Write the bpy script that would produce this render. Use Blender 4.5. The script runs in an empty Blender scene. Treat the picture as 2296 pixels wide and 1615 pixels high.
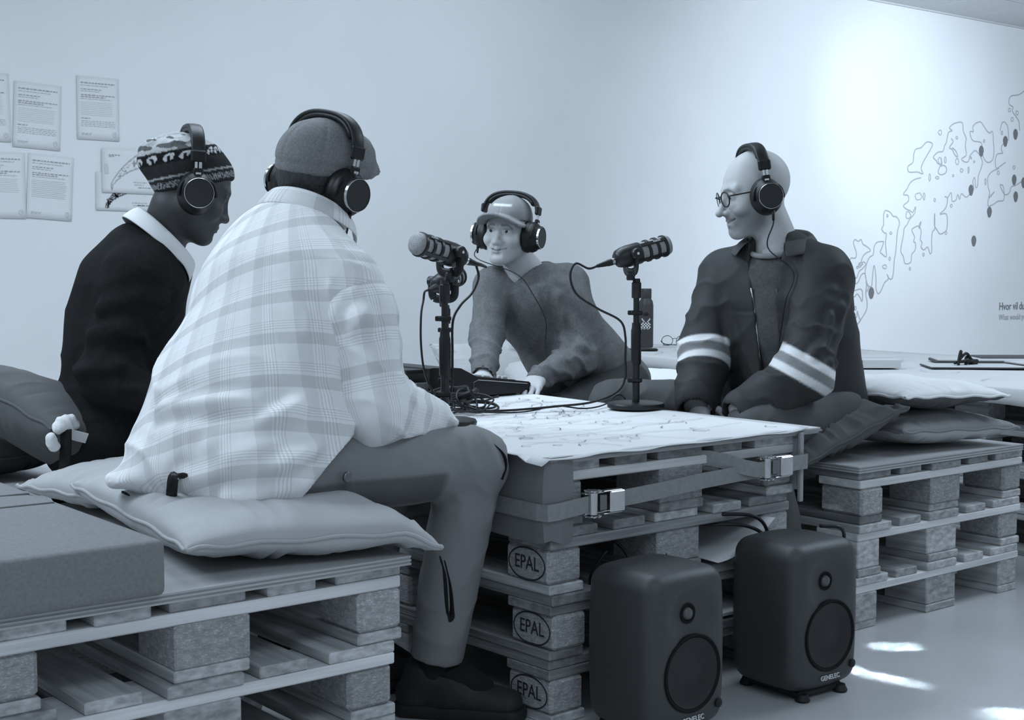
import bpy, bmesh, math, random
import numpy as np
from mathutils import Vector, Matrix
rnd = random.Random(7)
SC = bpy.context.scene
COL = SC.collection

# ------------------------------------------------------------------ camera
cam_d = bpy.data.cameras.new('camera'); cam = bpy.data.objects.new('camera', cam_d); COL.objects.link(cam)
YAW, PITCH = math.radians(38.49), 0.0681
cam.location = (-1.920, -2.282, 1.003)
cam.rotation_euler = (math.pi / 2 - PITCH, 0, -YAW)
cam_d.sensor_width = 36.0; cam_d.lens = 3148 / 2296 * 36.0
cam_d.clip_start = 0.05; cam_d.clip_end = 60
SC.camera = cam

# ------------------------------------------------------------------ light
TINT = (0.695, 0.842, 1.0)
w = bpy.data.worlds.new('room_light'); SC.world = w; w.use_nodes = True
bg = w.node_tree.nodes['Background']; bg.inputs[0].default_value = (*TINT, 1); bg.inputs[1].default_value = 0.54
def area(name, loc, size, power, target=None, sizey=None, spread=180):
    d = bpy.data.lights.new(name, 'AREA'); d.energy = power; d.color = TINT
    d.shape = 'RECTANGLE'; d.size = size; d.size_y = sizey or size; d.spread = math.radians(spread)
    o = bpy.data.objects.new(name, d); o.location = loc; COL.objects.link(o)
    t = Vector(target) if target else Vector(loc) - Vector((0, 0, 1))
    o.rotation_euler = (t - Vector(loc)).to_track_quat('-Z', 'Y').to_euler()
    return o
def spot(name, loc, target, power, angle, blend=1.0, r=.05):
    d = bpy.data.lights.new(name, 'SPOT'); d.energy = power; d.color = TINT
    d.spot_size = math.radians(angle); d.spot_blend = blend; d.shadow_soft_size = r
    o = bpy.data.objects.new(name, d); o.location = loc; COL.objects.link(o)
    o.rotation_euler = (Vector(target) - Vector(loc)).to_track_quat('-Z', 'Y').to_euler()
    return o
area('overhead_light', (0.3, 1.6, 2.9), 2.2, 58, sizey=1.2)
area('overhead_light', (-2.6, 1.4, 2.9), 2.0, 78, sizey=1.2)
area('overhead_light', (3.4, -.4, 2.9), 2.0, 62, sizey=1.2)
area('overhead_light', (-1.2, -2.6, 2.9), 2.4, 34, sizey=1.2)
spot('wall_washer', (5.4, 1.0, 2.85), (7.10, 4.25, 2.02), 300, 40, 1.0, .12)
spot('wall_washer', (5.6, .6, 2.85), (7.2, 4.25, 1.3), 700, 105, 1.0, .2)
area('overhead_light', (2.6, 2.4, 2.9), 2.6, 33, target=(2.8, 4.25, 1.4), sizey=.5)  # extra light added to brighten the middle of the back wall
for gx, gy, sx_, sy_, rz_, e_ in ((1.13, -.07, .10, .02, -.66, .12), (.876, -.21, .012, .22, .15, .11), (.87, -.56, .10, .02, -.66, .08)):
    g_ = area('floor_streak_lamp', (gx, gy, 2.9), sx_, e_, sizey=sy_, spread=1.8); g_.rotation_euler = (0, 0, rz_)  # narrow beams added overhead to lay bright streaks on the floor
spot('ceiling_spot', (-1.7, 2.7, 2.85), (1.1, 1.1, 1.0), 170, 46, .8, .10)
SC.view_settings.view_transform = 'Standard'; SC.view_settings.look = 'None'
SC.view_settings.gamma = 1.0; SC.view_settings.use_curve_mapping = False
SC.view_settings.exposure = 0.0

# ------------------------------------------------------------------ materials
MATS = {}
def mat(name, v, rough=.8, metal=0., var=.0, scale=8., stretch=(1, 1, 1), bump=0., bscale=None, spec=.5,
        detail=4., rand=0., speck=None, attr=None, sheen=0., voro=False):
    m = bpy.data.materials.new(name); m.use_nodes = True
    nt = m.node_tree; N = nt.nodes; L = nt.links
    b = N['Principled BSDF']; b.inputs['Roughness'].default_value = rough; b.inputs['Metallic'].default_value = metal
    b.inputs['Specular IOR Level'].default_value = spec
    if sheen: b.inputs['Sheen Weight'].default_value = sheen
    b.inputs['Base Color'].default_value = (v, v, v, 1)
    tc = N.new('ShaderNodeTexCoord'); mp = N.new('ShaderNodeMapping'); L.new(tc.outputs['Object'], mp.inputs[0])
    mp.inputs['Scale'].default_value = stretch
    oi = N.new('ShaderNodeObjectInfo')
    ad = N.new('ShaderNodeVectorMath'); ad.operation = 'MULTIPLY_ADD'
    cx = N.new('ShaderNodeCombineXYZ')
    for i in range(3): L.new(oi.outputs['Random'], cx.inputs[i])
    L.new(cx.outputs[0], ad.inputs[0]); ad.inputs[1].default_value = (13, 7, 29); L.new(mp.outputs[0], ad.inputs[2])
    ns = N.new('ShaderNodeTexNoise'); ns.inputs['Scale'].default_value = scale; ns.inputs['Detail'].default_value = detail
    L.new(ad.outputs[0], ns.inputs['Vector'])
    col = None
    if attr:
        at = N.new('ShaderNodeAttribute'); at.attribute_name = attr; col = at.outputs['Color']
    if var or rand or attr:
        mr = N.new('ShaderNodeMapRange'); mr.inputs[1].default_value = .3; mr.inputs[2].default_value = .7
        mr.inputs[3].default_value = 1 - var; mr.inputs[4].default_value = 1 + var
        L.new(ns.outputs['Fac'], mr.inputs[0])
        fac = mr.outputs[0]
        if rand:
            mr2 = N.new('ShaderNodeMapRange'); mr2.inputs[3].default_value = 1 - rand; mr2.inputs[4].default_value = 1 + rand
            L.new(oi.outputs['Random'], mr2.inputs[0])
            mu = N.new('ShaderNodeMath'); mu.operation = 'MULTIPLY'; L.new(fac, mu.inputs[0]); L.new(mr2.outputs[0], mu.inputs[1]); fac = mu.outputs[0]
        if speck:
            vo = N.new('ShaderNodeTexNoise'); vo.inputs['Scale'].default_value = speck[0]; vo.inputs['Detail'].default_value = 2
            L.new(ad.outputs[0], vo.inputs['Vector'])
            mr3 = N.new('ShaderNodeMapRange'); mr3.inputs[1].default_value = speck[1]; mr3.inputs[2].default_value = speck[1] + .08
            mr3.inputs[3].default_value = 1; mr3.inputs[4].default_value = speck[2]
            L.new(vo.outputs['Fac'], mr3.inputs[0])
            mu = N.new('ShaderNodeMath'); mu.operation = 'MULTIPLY'; L.new(fac, mu.inputs[0]); L.new(mr3.outputs[0], mu.inputs[1]); fac = mu.outputs[0]
        vm = N.new('ShaderNodeVectorMath'); vm.operation = 'SCALE'
        if col: L.new(col, vm.inputs[0])
        else: vm.inputs[0].default_value = (v, v, v)
        L.new(fac, vm.inputs['Scale']); L.new(vm.outputs[0], b.inputs['Base Color'])
    if bump:
        n2 = N.new('ShaderNodeTexNoise'); n2.inputs['Scale'].default_value = bscale or scale; n2.inputs['Detail'].default_value = 5
        L.new(ad.outputs[0], n2.inputs['Vector'])
        bp = N.new('ShaderNodeBump'); bp.inputs['Strength'].default_value = bump; bp.inputs['Distance'].default_value = .004
        L.new(n2.outputs['Fac'], bp.inputs['Height']); L.new(bp.outputs[0], b.inputs['Normal'])
    MATS[name] = m
    return m

# ------------------------------------------------------------------ objects
def link(o, parent=None):
    COL.objects.link(o)
    if parent is not None: o.parent = parent
    return o
def tag(o, label=None, cat=None, group=None, kind=None):
    if label: o['label'] = label
    if cat: o['category'] = cat
    if group: o['group'] = group
    if kind: o['kind'] = kind
    return o
def thing(name, label, cat, loc=(0, 0, 0), rz=0., group=None):
    o = bpy.data.objects.new(name, None); o.empty_display_size = .05; link(o)
    o.location = loc; o.rotation_euler = (0, 0, rz)
    return tag(o, label, cat, group)
def mesh_np(name, V, Fc, m=None, parent=None, smooth=True, loc=None):
    """V (n,3); Fc (k,4) or (k,3) int array or list of lists"""
    me = bpy.data.meshes.new(name)
    V = np.asarray(V, np.float32)
    if isinstance(Fc, np.ndarray) and Fc.ndim == 2:
        k, c = Fc.shape
        me.vertices.add(len(V)); me.vertices.foreach_set('co', V.ravel())
        me.loops.add(k * c); me.loops.foreach_set('vertex_index', Fc.astype(np.int32).ravel())
        me.polygons.add(k); me.polygons.foreach_set('loop_start', np.arange(0, k * c, c, dtype=np.int32))
        me.polygons.foreach_set('loop_total', np.full(k, c, np.int32))
    else:
        me.from_pydata([tuple(map(float, v)) for v in V], [], [tuple(int(i) for i in f) for f in Fc])
    me.polygons.foreach_set('use_smooth', np.full(len(me.polygons), smooth, bool))
    me.update(calc_edges=True); me.validate()
    if m: me.materials.append(MATS[m] if isinstance(m, str) else m)
    o = bpy.data.objects.new(name, me); link(o, parent)
    if loc is not None: o.location = loc
    return o
def obj_of(name, me, parent=None, loc=(0, 0, 0), rot=(0, 0, 0)):
    o = bpy.data.objects.new(name, me); o.location = loc; o.rotation_euler = rot
    return link(o, parent)

class MB:
    """mesh builder: collects vertices and faces"""
    def __init__(s): s.v = []; s.f = []
    def add(s, vs, fs, M=None):
        n = len(s.v)
        for p in vs:
            p = Vector(p)
            s.v.append(tuple(M @ p if M is not None else p))
        for f in fs: s.f.append(tuple(i + n for i in f))
        return s
    def box(s, lo, hi, c=.0, M=None):
        lo = Vector(lo); hi = Vector(hi); ctr = (lo + hi) / 2; h = (hi - lo) / 2
        if c <= 0:
            vs = [ctr + Vector((sx * h.x, sy * h.y, sz * h.z)) for sx in (-1, 1) for sy in (-1, 1) for sz in (-1, 1)]
            return s.add(vs, [(0, 1, 3, 2), (4, 6, 7, 5), (0, 4, 5, 1), (2, 3, 7, 6), (0, 2, 6, 4), (1, 5, 7, 3)], M)
        c = min(c, h.x * .9, h.y * .9, h.z * .9)
        bm = bmesh.new(); bmesh.ops.create_cube(bm, size=2)
        for v in bm.verts: v.co = ctr + Vector((v.co.x * h.x, v.co.y * h.y, v.co.z * h.z))
        bmesh.ops.bevel(bm, geom=list(bm.edges), offset=c, segments=1, affect='EDGES', profile=.5)
        bm.verts.index_update()
        s.add([v.co.copy() for v in bm.verts], [[v.index for v in f.verts] for f in bm.faces], M); bm.free()
        return s
    def lathe(s, prof, n=24, M=None, cap=True):
        """prof: list of (r, z)"""
        vs = []; fs = []
        for r, z in prof:
            for i in range(n):
                a = 2 * math.pi * i / n; vs.append((r * math.cos(a), r * math.sin(a), z))
        for j in range(len(prof) - 1):
            for i in range(n):
                a = j * n + i; b = j * n + (i + 1) % n; fs.append((a, b, b + n, a + n))
        if cap:
            fs.append(tuple(range(n - 1, -1, -1))); fs.append(tuple(range((len(prof) - 1) * n, len(prof) * n)))
        return s.add(vs, fs, M)
    def sweep(s, pts, r, n=8, M=None, closed=False, flat=None):
        """tube along points; r number or list; flat=(ru, rv, up) gives rectangular/elliptic band"""
        P = [Vector(p) for p in pts]; K = len(P); vs = []; fs = []
        T = []
        for i in range(K):
            a = P[(i - 1) % K] if (closed or i > 0) else P[i]; b = P[(i + 1) % K] if (closed or i < K - 1) else P[i]
            t = (b - a); T.append(t.normalized() if t.length > 1e-9 else Vector((0, 0, 1)))
        u = T[0].orthogonal().normalized()
        for i in range(K):
            u = (u - T[i] * u.dot(T[i]))
            u = u.normalized() if u.length > 1e-6 else T[i].orthogonal().normalized()
            uu = u; ru = rv = r[i] if isinstance(r, (list, tuple)) else r
            if flat:
                up = flat[2] if not callable(flat[2]) else flat[2](i)
                uu = Vector(up); uu = (uu - T[i] * uu.dot(T[i])).normalized(); ru, rv = flat[0], flat[1]
            vv = T[i].cross(uu)
            for k in range(n):
                a = 2 * math.pi * (k + .5) / n
                ca, sa = math.cos(a), math.sin(a)
                if flat:
                    e = .55
                    ca = math.copysign(abs(ca) ** e, ca); sa = math.copysign(abs(sa) ** e, sa)
                vs.append(P[i] + uu * (ru * ca) + vv * (rv * sa))
        for i in range(K if closed else K - 1):
            for k in range(n):
                a = i * n + k; b = i * n + (k + 1) % n; j = ((i + 1) % K) * n
                fs.append((a, b, j + (k + 1) % n, j + k))
        if not closed:
            fs.append(tuple(range(n - 1, -1, -1))); fs.append(tuple(range((K - 1) * n, K * n)))
        return s.add(vs, fs, M)
    def ball(s, c, r, n=12, M=None):
        r = r if isinstance(r, (tuple, list)) else (r, r, r)
        vs = []; fs = []; m = n // 2
        for j in range(m + 1):
            th = math.pi * j / m
            for i in range(n):
                a = 2 * math.pi * i / n
                vs.append((c[0] + r[0] * math.sin(th) * math.cos(a), c[1] + r[1] * math.sin(th) * math.sin(a), c[2] + r[2] * math.cos(th)))
        for j in range(m):
            for i in range(n):
                a = j * n + i; b = j * n + (i + 1) % n; fs.append((a, a + n, b + n, b))
        return s.add(vs, fs, M)
    def mesh(s, name, m, smooth=False):
        me = bpy.data.meshes.new(name); me.from_pydata([tuple(v) for v in s.v], [], s.f)
        if smooth:
            me.polygons.foreach_set('use_smooth', np.ones(len(me.polygons), bool))
            if smooth != 'all': me.set_sharp_from_angle(angle=math.radians(40))
        me.materials.append(MATS[m] if isinstance(m, str) else m); me.update()
        return me
    def obj(s, name, m, parent=None, smooth=False, loc=(0, 0, 0), rot=(0, 0, 0)):
        return obj_of(name, s.mesh(name, m, smooth), parent, loc, rot)

def spline(pts, per=8):
    """Catmull-Rom through points"""
    P = [Vector(p) for p in pts]; Q = [P[0] * 2 - P[1]] + P + [P[-1] * 2 - P[-2]]; out = []
    for i in range(1, len(Q) - 2):
        p0, p1, p2, p3 = Q[i - 1:i + 3]
        for k in range(per):
            t = k / per
            out.append(.5 * ((2 * p1) + (p2 - p0) * t + (2 * p0 - 5 * p1 + 4 * p2 - p3) * t * t + (3 * p1 - p0 - 3 * p2 + p3) * t ** 3))
    out.append(P[-1]); return out
def frame(o, x, y, z):
    """matrix from origin and three axes"""
    M = Matrix.Identity(4)
    for i, a in enumerate((x, y, z)):
        for r in range(3): M[r][i] = a[r]
    for r in range(3): M[r][3] = o[r]
    return M
def text_mesh(name, body, size, m, parent, M, extrude=.0004, align='CENTER', sx=1.):
    cu = bpy.data.curves.new(name, 'FONT'); cu.body = body; cu.size = size; cu.extrude = extrude
    cu.align_x = align; cu.align_y = 'CENTER'; cu.resolution_u = 3
    tmp = bpy.data.objects.new('tmp_text', cu); COL.objects.link(tmp)
    dg = bpy.context.evaluated_depsgraph_get(); me = bpy.data.meshes.new_from_object(tmp.evaluated_get(dg))
    bpy.data.objects.remove(tmp); bpy.data.curves.remove(cu)
    me.name = name
    me.transform(Matrix.Diagonal((sx, 1, 1, 1)))
    me.transform(M); me.materials.clear(); me.materials.append(MATS[m])
    return obj_of(name, me, parent)
def ribbon(mb, pts, wd, M=None, closed=False, dz=0.):
    """flat ink line in the xy plane (z = 0 of M)"""
    K = len(pts); vs = []; fs = []
    for i in range(K):
        a = pts[(i - 1) % K] if (closed or i) else pts[i]; b = pts[(i + 1) % K] if (closed or i < K - 1) else pts[i]
        dx, dy = b[0] - a[0], b[1] - a[1]; l = math.hypot(dx, dy) or 1
        nx, ny = -dy / l * wd / 2, dx / l * wd / 2
        vs += [(pts[i][0] + nx, pts[i][1] + ny, i * dz), (pts[i][0] - nx, pts[i][1] - ny, i * dz)]
    for i in range(K if closed else K - 1):
        j = (i + 1) % K; fs.append((2 * i, 2 * i + 1, 2 * j + 1, 2 * j))
    mb.add(vs, fs, M)

mat('wall_paint', .74, .9, var=.02, scale=2, bump=.03, bscale=60)
mat('ceiling_tile', .66, .95, var=.03, scale=30)
mat('ceiling_grid', .6, .6)
mat('floor_paint', .55, .28, var=.06, scale=3, bump=.02, bscale=30)
mat('wood_x', .43, .8, var=.34, scale=14, stretch=(.25, 3, 6), bump=.25, bscale=40, rand=.22)
mat('wood_y', .43, .8, var=.34, scale=14, stretch=(3, .25, 6), bump=.25, bscale=40, rand=.22)
mat('wood_pale_x', .66, .75, var=.22, scale=10, stretch=(.25, 3, 6), bump=.2, bscale=40, rand=.12)
mat('wood_weathered_x', .25, .85, var=.35, scale=12, stretch=(.3, 3, 6), bump=.4, bscale=40, rand=.3)
mat('wood_weathered_y', .25, .85, var=.35, scale=12, stretch=(3, .3, 6), bump=.4, bscale=40, rand=.3)
mat('chipblock', .34, .9, var=.22, scale=60, stretch=(1, 1, 2.2), bump=.7, bscale=120, speck=(170, .56, 1.45), rand=.15)
mat('stamp_ink', .02, .8)
mat('plywood', .44, .6, var=.08, scale=6, stretch=(.4, 3, 1), bump=.05, bscale=40)
mat('plywood_dark_ply', .3, .8, var=.1, scale=20)
mat('paper', .74, .8, var=.015, scale=3)
mat('wall_print_paper', .70, .85, var=.01, scale=3)
mat('print_light', .56, .9); mat('print_mid', .40, .9); mat('print_dark', .15, .9); mat('print_heading', .36, .9); mat('print_body', .53, .9)
mat('ink', .10, .8)
mat('cardboard', .20, .9, var=.06, scale=5, bump=.05, bscale=60)
mat('cardboard_cut', .36, .9)
mat('strap_web', .27, .85, var=.1, scale=90, bump=.2, bscale=300)
mat('steel', .55, .28, metal=1., var=.1, scale=30)
mat('steel_dark', .2, .4, metal=1.)
mat('speaker_paint', .05, .48, var=.06, scale=400, bump=.12, bscale=700)
mat('speaker_mesh', .012, .45, var=.5, scale=900, bump=.4, bscale=900)
mat('speaker_dome', .10, .35)
mat('black_metal', .011, .40, spec=.45)
mat('black_plastic', .009, .45, spec=.35)
mat('black_matte', .010, .8, spec=.2)
mat('rubber', .010, .6)
mat('cap_disc', .022, .45, spec=.4)
mat('cable', .010, .42, spec=.4)
mat('grille', .34, .5, metal=.3, var=.55, scale=700, bump=.5, bscale=700)
mat('chrome', .75, .15, metal=1.)
mat('leatherette', .012, .45, bump=.12, bscale=120, spec=.35)
mat('white_print', .75, .7)
mat('bottle_paint', .035, .5, var=.05, scale=40)
mat('white_cloth', .58, .9, var=.03, scale=4, bump=.15, bscale=9)
mat('box_card', .55, .8, var=.04, scale=6)
mat('dark_card', .05, .6)
mat('key_pad', .5, .4)
mat('glass_lens', .8, .05)
MATS['glass_lens'].node_tree.nodes['Principled BSDF'].inputs['Transmission Weight'].default_value = 1.0
MATS['glass_lens'].node_tree.nodes['Principled BSDF'].inputs['IOR'].default_value = 1.15
MATS['glass_lens'].node_tree.nodes['Principled BSDF'].inputs['Base Color'].default_value = (1, 1, 1, 1)
# ------------------------------------------------------------------ implicit surfaces for people and clothes
class Field:
    def __init__(s, lo, hi, h, fine=()):
        s.ax = []
        for d in range(3):
            pts = [lo[d]]
            while pts[-1] < hi[d]:
                x = pts[-1]; st = h
                for a, b, hf in fine:
                    if a[d] - .02 < x < b[d] + .005: st = min(st, hf)
                pts.append(x + st)
            s.ax.append(np.array(pts, np.float32))
        s.F = np.full([len(a) for a in s.ax], .3, np.float32)
    def sub(s, lo, hi):
        sl = []
        for d in range(3):
            i = max(0, int(np.searchsorted(s.ax[d], lo[d])) - 1); j = min(len(s.ax[d]), int(np.searchsorted(s.ax[d], hi[d])) + 1)
            if j <= i: return None
            sl.append(slice(i, j))
        return tuple(sl)
    def pts(s, sl):
        return s.ax[0][sl[0]][:, None, None], s.ax[1][sl[1]][None, :, None], s.ax[2][sl[2]][None, None, :]
    def uni(s, prim, k=.02):
        fn, lo, hi = prim; pad = k + .03
        sl = s.sub([a - pad for a in lo], [a + pad for a in hi])
        if sl is None: return s
        g = fn(*s.pts(sl)); f = s.F[sl]
        h = np.maximum(k - np.abs(f - g), 0) / max(k, 1e-6)
        s.F[sl] = np.minimum(f, g) - h * h * k * .25
        return s
    def cut(s, prim, k=.01):
        fn, lo, hi = prim; pad = k + .02
        sl = s.sub([a - pad for a in lo], [a + pad for a in hi])
        if sl is None: return s
        g = -fn(*s.pts(sl)); f = s.F[sl]
        h = np.maximum(k - np.abs(f - g), 0) / max(k, 1e-6)
        s.F[sl] = np.maximum(f, g) + h * h * k * .25
        return s
    def mesh(s):
        F = s.F; S = F < 0; nx, ny, nz = F.shape
        cnt = np.zeros((nx - 1, ny - 1, nz - 1), np.int8)
        for i in (0, 1):
            for j in (0, 1):
                for k in (0, 1): cnt += S[i:nx - 1 + i, j:ny - 1 + j, k:nz - 1 + k]
        idx = np.argwhere((cnt > 0) & (cnt < 8))
        acc = np.zeros((len(idx), 3)); num = np.zeros(len(idx))
        for ax in range(3):
            o1, o2 = [a for a in range(3) if a != ax]
            for a in (0, 1):
                for b in (0, 1):
                    off = np.zeros(3, int); off[o1] = a; off[o2] = b; e = off.copy(); e[ax] = 1
                    p = idx + off; q = idx + e
                    fa = F[p[:, 0], p[:, 1], p[:, 2]].astype(float); fb = F[q[:, 0], q[:, 1], q[:, 2]].astype(float)
                    c = (fa < 0) != (fb < 0); t = np.where(c, fa / np.where(c, fa - fb, 1), 0)
                    acc += c[:, None] * (off + t[:, None] * (e - off)); num += c
        pos = acc / num[:, None]
        V = np.zeros((len(idx), 3))
        for d in range(3):
            A = s.ax[d]; i = idx[:, d]; V[:, d] = A[i] + pos[:, d] * (A[i + 1] - A[i])
        vid = np.full(cnt.shape, -1, np.int32); vid[idx[:, 0], idx[:, 1], idx[:, 2]] = np.arange(len(idx))
        Q = []
        for ax in range(3):
            o1, o2 = (ax + 1) % 3, (ax + 2) % 3
            sa = [slice(None)] * 3; sb = [slice(None)] * 3; sa[ax] = slice(0, -1); sb[ax] = slice(1, None)
            ch = np.argwhere(S[tuple(sa)] != S[tuple(sb)])
            ok = (ch[:, o1] > 0) & (ch[:, o2] > 0) & (ch[:, o1] < F.shape[o1] - 1) & (ch[:, o2] < F.shape[o2] - 1)
            ch = ch[ok]; ins = S[ch[:, 0], ch[:, 1], ch[:, 2]]
            c = []
            for a, b in ((1, 1), (0, 1), (0, 0), (1, 0)):
                p = ch.copy(); p[:, o1] -= a; p[:, o2] -= b; c.append(vid[p[:, 0], p[:, 1], p[:, 2]])
            q = np.stack(c, 1); q[~ins] = q[~ins][:, ::-1]; Q.append(q)
        Q = np.concatenate(Q); Q = Q[(Q >= 0).all(1)]
        return V, Q
def vnormals(V, Q):
    n = np.cross(V[Q[:, 2]] - V[Q[:, 0]], V[Q[:, 3]] - V[Q[:, 1]]); N = np.zeros_like(V)
    for k in range(4): np.add.at(N, Q[:, k], n)
    return N / (np.linalg.norm(N, axis=1, keepdims=True) + 1e-12)
def relax(V, Q, it=2, lam=.5):
    E = np.concatenate([Q[:, [0, 1]], Q[:, [1, 2]], Q[:, [2, 3]], Q[:, [3, 0]]]); E = np.concatenate([E, E[:, ::-1]])
    deg = np.bincount(E[:, 0], minlength=len(V))[:, None] + 1e-9
    for _ in range(it):
        S = np.stack([np.bincount(E[:, 0], V[E[:, 1], d], len(V)) for d in range(3)], 1); V = V * (1 - lam) + lam * S / deg
    return V
A_ = lambda v: np.array(v, float)
def nrm(v): v = A_(v); return v / np.linalg.norm(v)
def cone(a, b, ra, rb, lat=None, sa=1., sb=1.):
    """round cone a-b; lat: direction in which it is wider by factor sa..sb"""
    a, b = A_(a), A_(b); ba = b - a; L2 = float(ba @ ba) + 1e-12
    mx = max(ra * sa, rb * sb)
    l = None if lat is None else nrm(lat)
    def fn(X, Y, Z):
        px, py, pz = X - a[0], Y - a[1], Z - a[2]
        t = np.clip((px * ba[0] + py * ba[1] + pz * ba[2]) / L2, 0, 1)
        qx, qy, qz = px - t * ba[0], py - t * ba[1], pz - t * ba[2]
        if l is not None:
            c = (qx * l[0] + qy * l[1] + qz * l[2]) * (1 / (sa + (sb - sa) * t) - 1)
            qx, qy, qz = qx + c * l[0], qy + c * l[1], qz + c * l[2]
        return np.sqrt(qx * qx + qy * qy + qz * qz) - (ra + (rb - ra) * t)
    lo = np.minimum(a, b) - mx; hi = np.maximum(a, b) + mx
    return fn, lo, hi
def ell(c, r, R=None):
    """ellipsoid, R rows = local axes"""
    c, r = A_(c), A_(r); R = np.eye(3) if R is None else A_(R)
    def fn(X, Y, Z):
        px, py, pz = X - c[0], Y - c[1], Z - c[2]
        q = [R[i, 0] * px + R[i, 1] * py + R[i, 2] * pz for i in range(3)]
        k0 = np.sqrt(sum((q[i] / r[i]) ** 2 for i in range(3))); k1 = np.sqrt(sum((q[i] / r[i] ** 2) ** 2 for i in range(3)))
        return k0 * (k0 - 1) / (k1 + 1e-9)
    ext = np.sqrt(((R * r[:, None]) ** 2).sum(0))
    return fn, c - ext, c + ext
def plane(p, n, lo, hi):
    """half space on the side of n (negative inside)"""
    p, n = A_(p), nrm(n)
    return (lambda X, Y, Z: -((X - p[0]) * n[0] + (Y - p[1]) * n[1] + (Z - p[2]) * n[2])), A_(lo), A_(hi)
class Head:
    """head frame: origin between the ears; r = right, f = forward, u = up (unit), s = scale"""
    def __init__(s, o, f, up=(0, 0, 1), roll=0., sc=1.):
        s.o = A_(o); s.f = nrm(f); r = nrm(np.cross(s.f, up)); u = np.cross(r, s.f)
        s.r = math.cos(roll) * r - math.sin(roll) * u; s.u = np.cross(s.r, s.f); s.s = sc
        s.R = np.stack([s.r, s.f, s.u])
    def w(s, p): return s.o + s.s * (p[0] * s.r + p[1] * s.f + p[2] * s.u)
    def c(s, a, b, ra, rb, lat=None, sa=1., sb=1.):
        return cone(s.w(a), s.w(b), ra * s.s, rb * s.s, None if lat is None else s.R.T @ A_(lat), sa, sb)
    def e(s, c, r, R=None): return ell(s.w(c), A_(r) * s.s, s.R if R is None else A_(R) @ s.R)
    def loc(s, V): return (V - s.o) @ s.R.T / s.s
    def box(s, m=.17): return s.o - m * s.s, s.o + m * s.s
def sculpt_head(F, H, smile=.0, nose=1., jaw=1., brow=1., cheek=1., part=0.):
    c, e = H.c, H.e
    F.uni(e((0, -.012, .040), (.075, .097, .090)), .02)
    F.uni(e((0, .022, -.005), (.066, .070, .085)), .03)
    F.uni(e((0, .035, -.045), (.052 * jaw, .052, .062)), .03)
    for s in (-1, 1):
        F.uni(c((s * .060 * jaw, .0, -.040), (s * .020, .072, -.094), .020, .017), .03)
        F.uni(e((s * .040, .060, -.022), (.022, .022, .018)), .02)
        F.uni(e((s * (.041 + .004 * smile), .061 + .004 * smile, -.030 + .004 * smile), (.020 * cheek, .020 * cheek, .018)), .018)
        F.uni(c((s * .012, .084, .028), (s * .046, .070, .030), .010 * brow, .009 * brow), .016)
        F.uni(e((s * .077, -.012, -.004), (.008, .020, .032)), .008)
    F.uni(e((0, .078, -.094), (.020 * jaw, .016, .015)), .02)
    for s in (-1, 1): F.cut(e((s * .031, .098, .010), (.021, .019, .013)), .014)
    for s in (-1, 1): F.uni(e((s * .031, .0735, .010), (.0135, .0130, .0120)), .003)
    for s in (-1, 1):                                           # lids
        F.uni(c((s * .019, .0850, .0165 - .0014 * smile), (s * .043, .0800, .0165 - .0014 * smile), .0044 + .0010 * smile, .0044 + .0008 * smile), .006)
        F.uni(c((s * .019, .0830, .0030 + .0020 * smile), (s * .043, .0785, .0038 + .0018 * smile), .0042 + .0008 * smile, .0042 + .0006 * smile), .006)
    F.uni(c((0, .087, .016), (0, .107 * nose, -.030), .0075, .0095), .012)
    F.uni(e((0, .107 * nose, -.031), (.0110, .0115, .0100)), .008)
    for s in (-1, 1):
        F.uni(e((s * .0120, .097, -.034), (.0085, .0115, .0085)), .008)
        F.cut(e((s * .0065, .104 * nose, -.0425), (.0038, .005, .004)), .004)
    F.uni(e((0, .079, -.062), (.030, .018, .024)), .018)        # mouth mound
    z = -.062; w = .024 + .011 * smile
    for s in (-1, 1):
        cz = z + .009 * smile; cy = .083 - .008 * smile
        F.uni(c((0, .0965, z + .003), (s * w, cy, cz + .001), .0055, .003), .006)
        F.uni(c((0, .0955, z - .008), (s * w, cy, cz - .002), .0068, .003), .006)
        F.cut(c((0, .1035, z - .0025), (s * w, cy + .007, cz - .0005), .0016 + part, .0012), .004)
        if smile > .3: F.cut(c((s * .031, .092, -.036), (s * (w + .011), cy + .011, cz - .004), .0015, .0015), .010)
    F.cut(c((-.012, .0995, -.079), (.012, .0995, -.079), .004, .004), .012)
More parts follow.
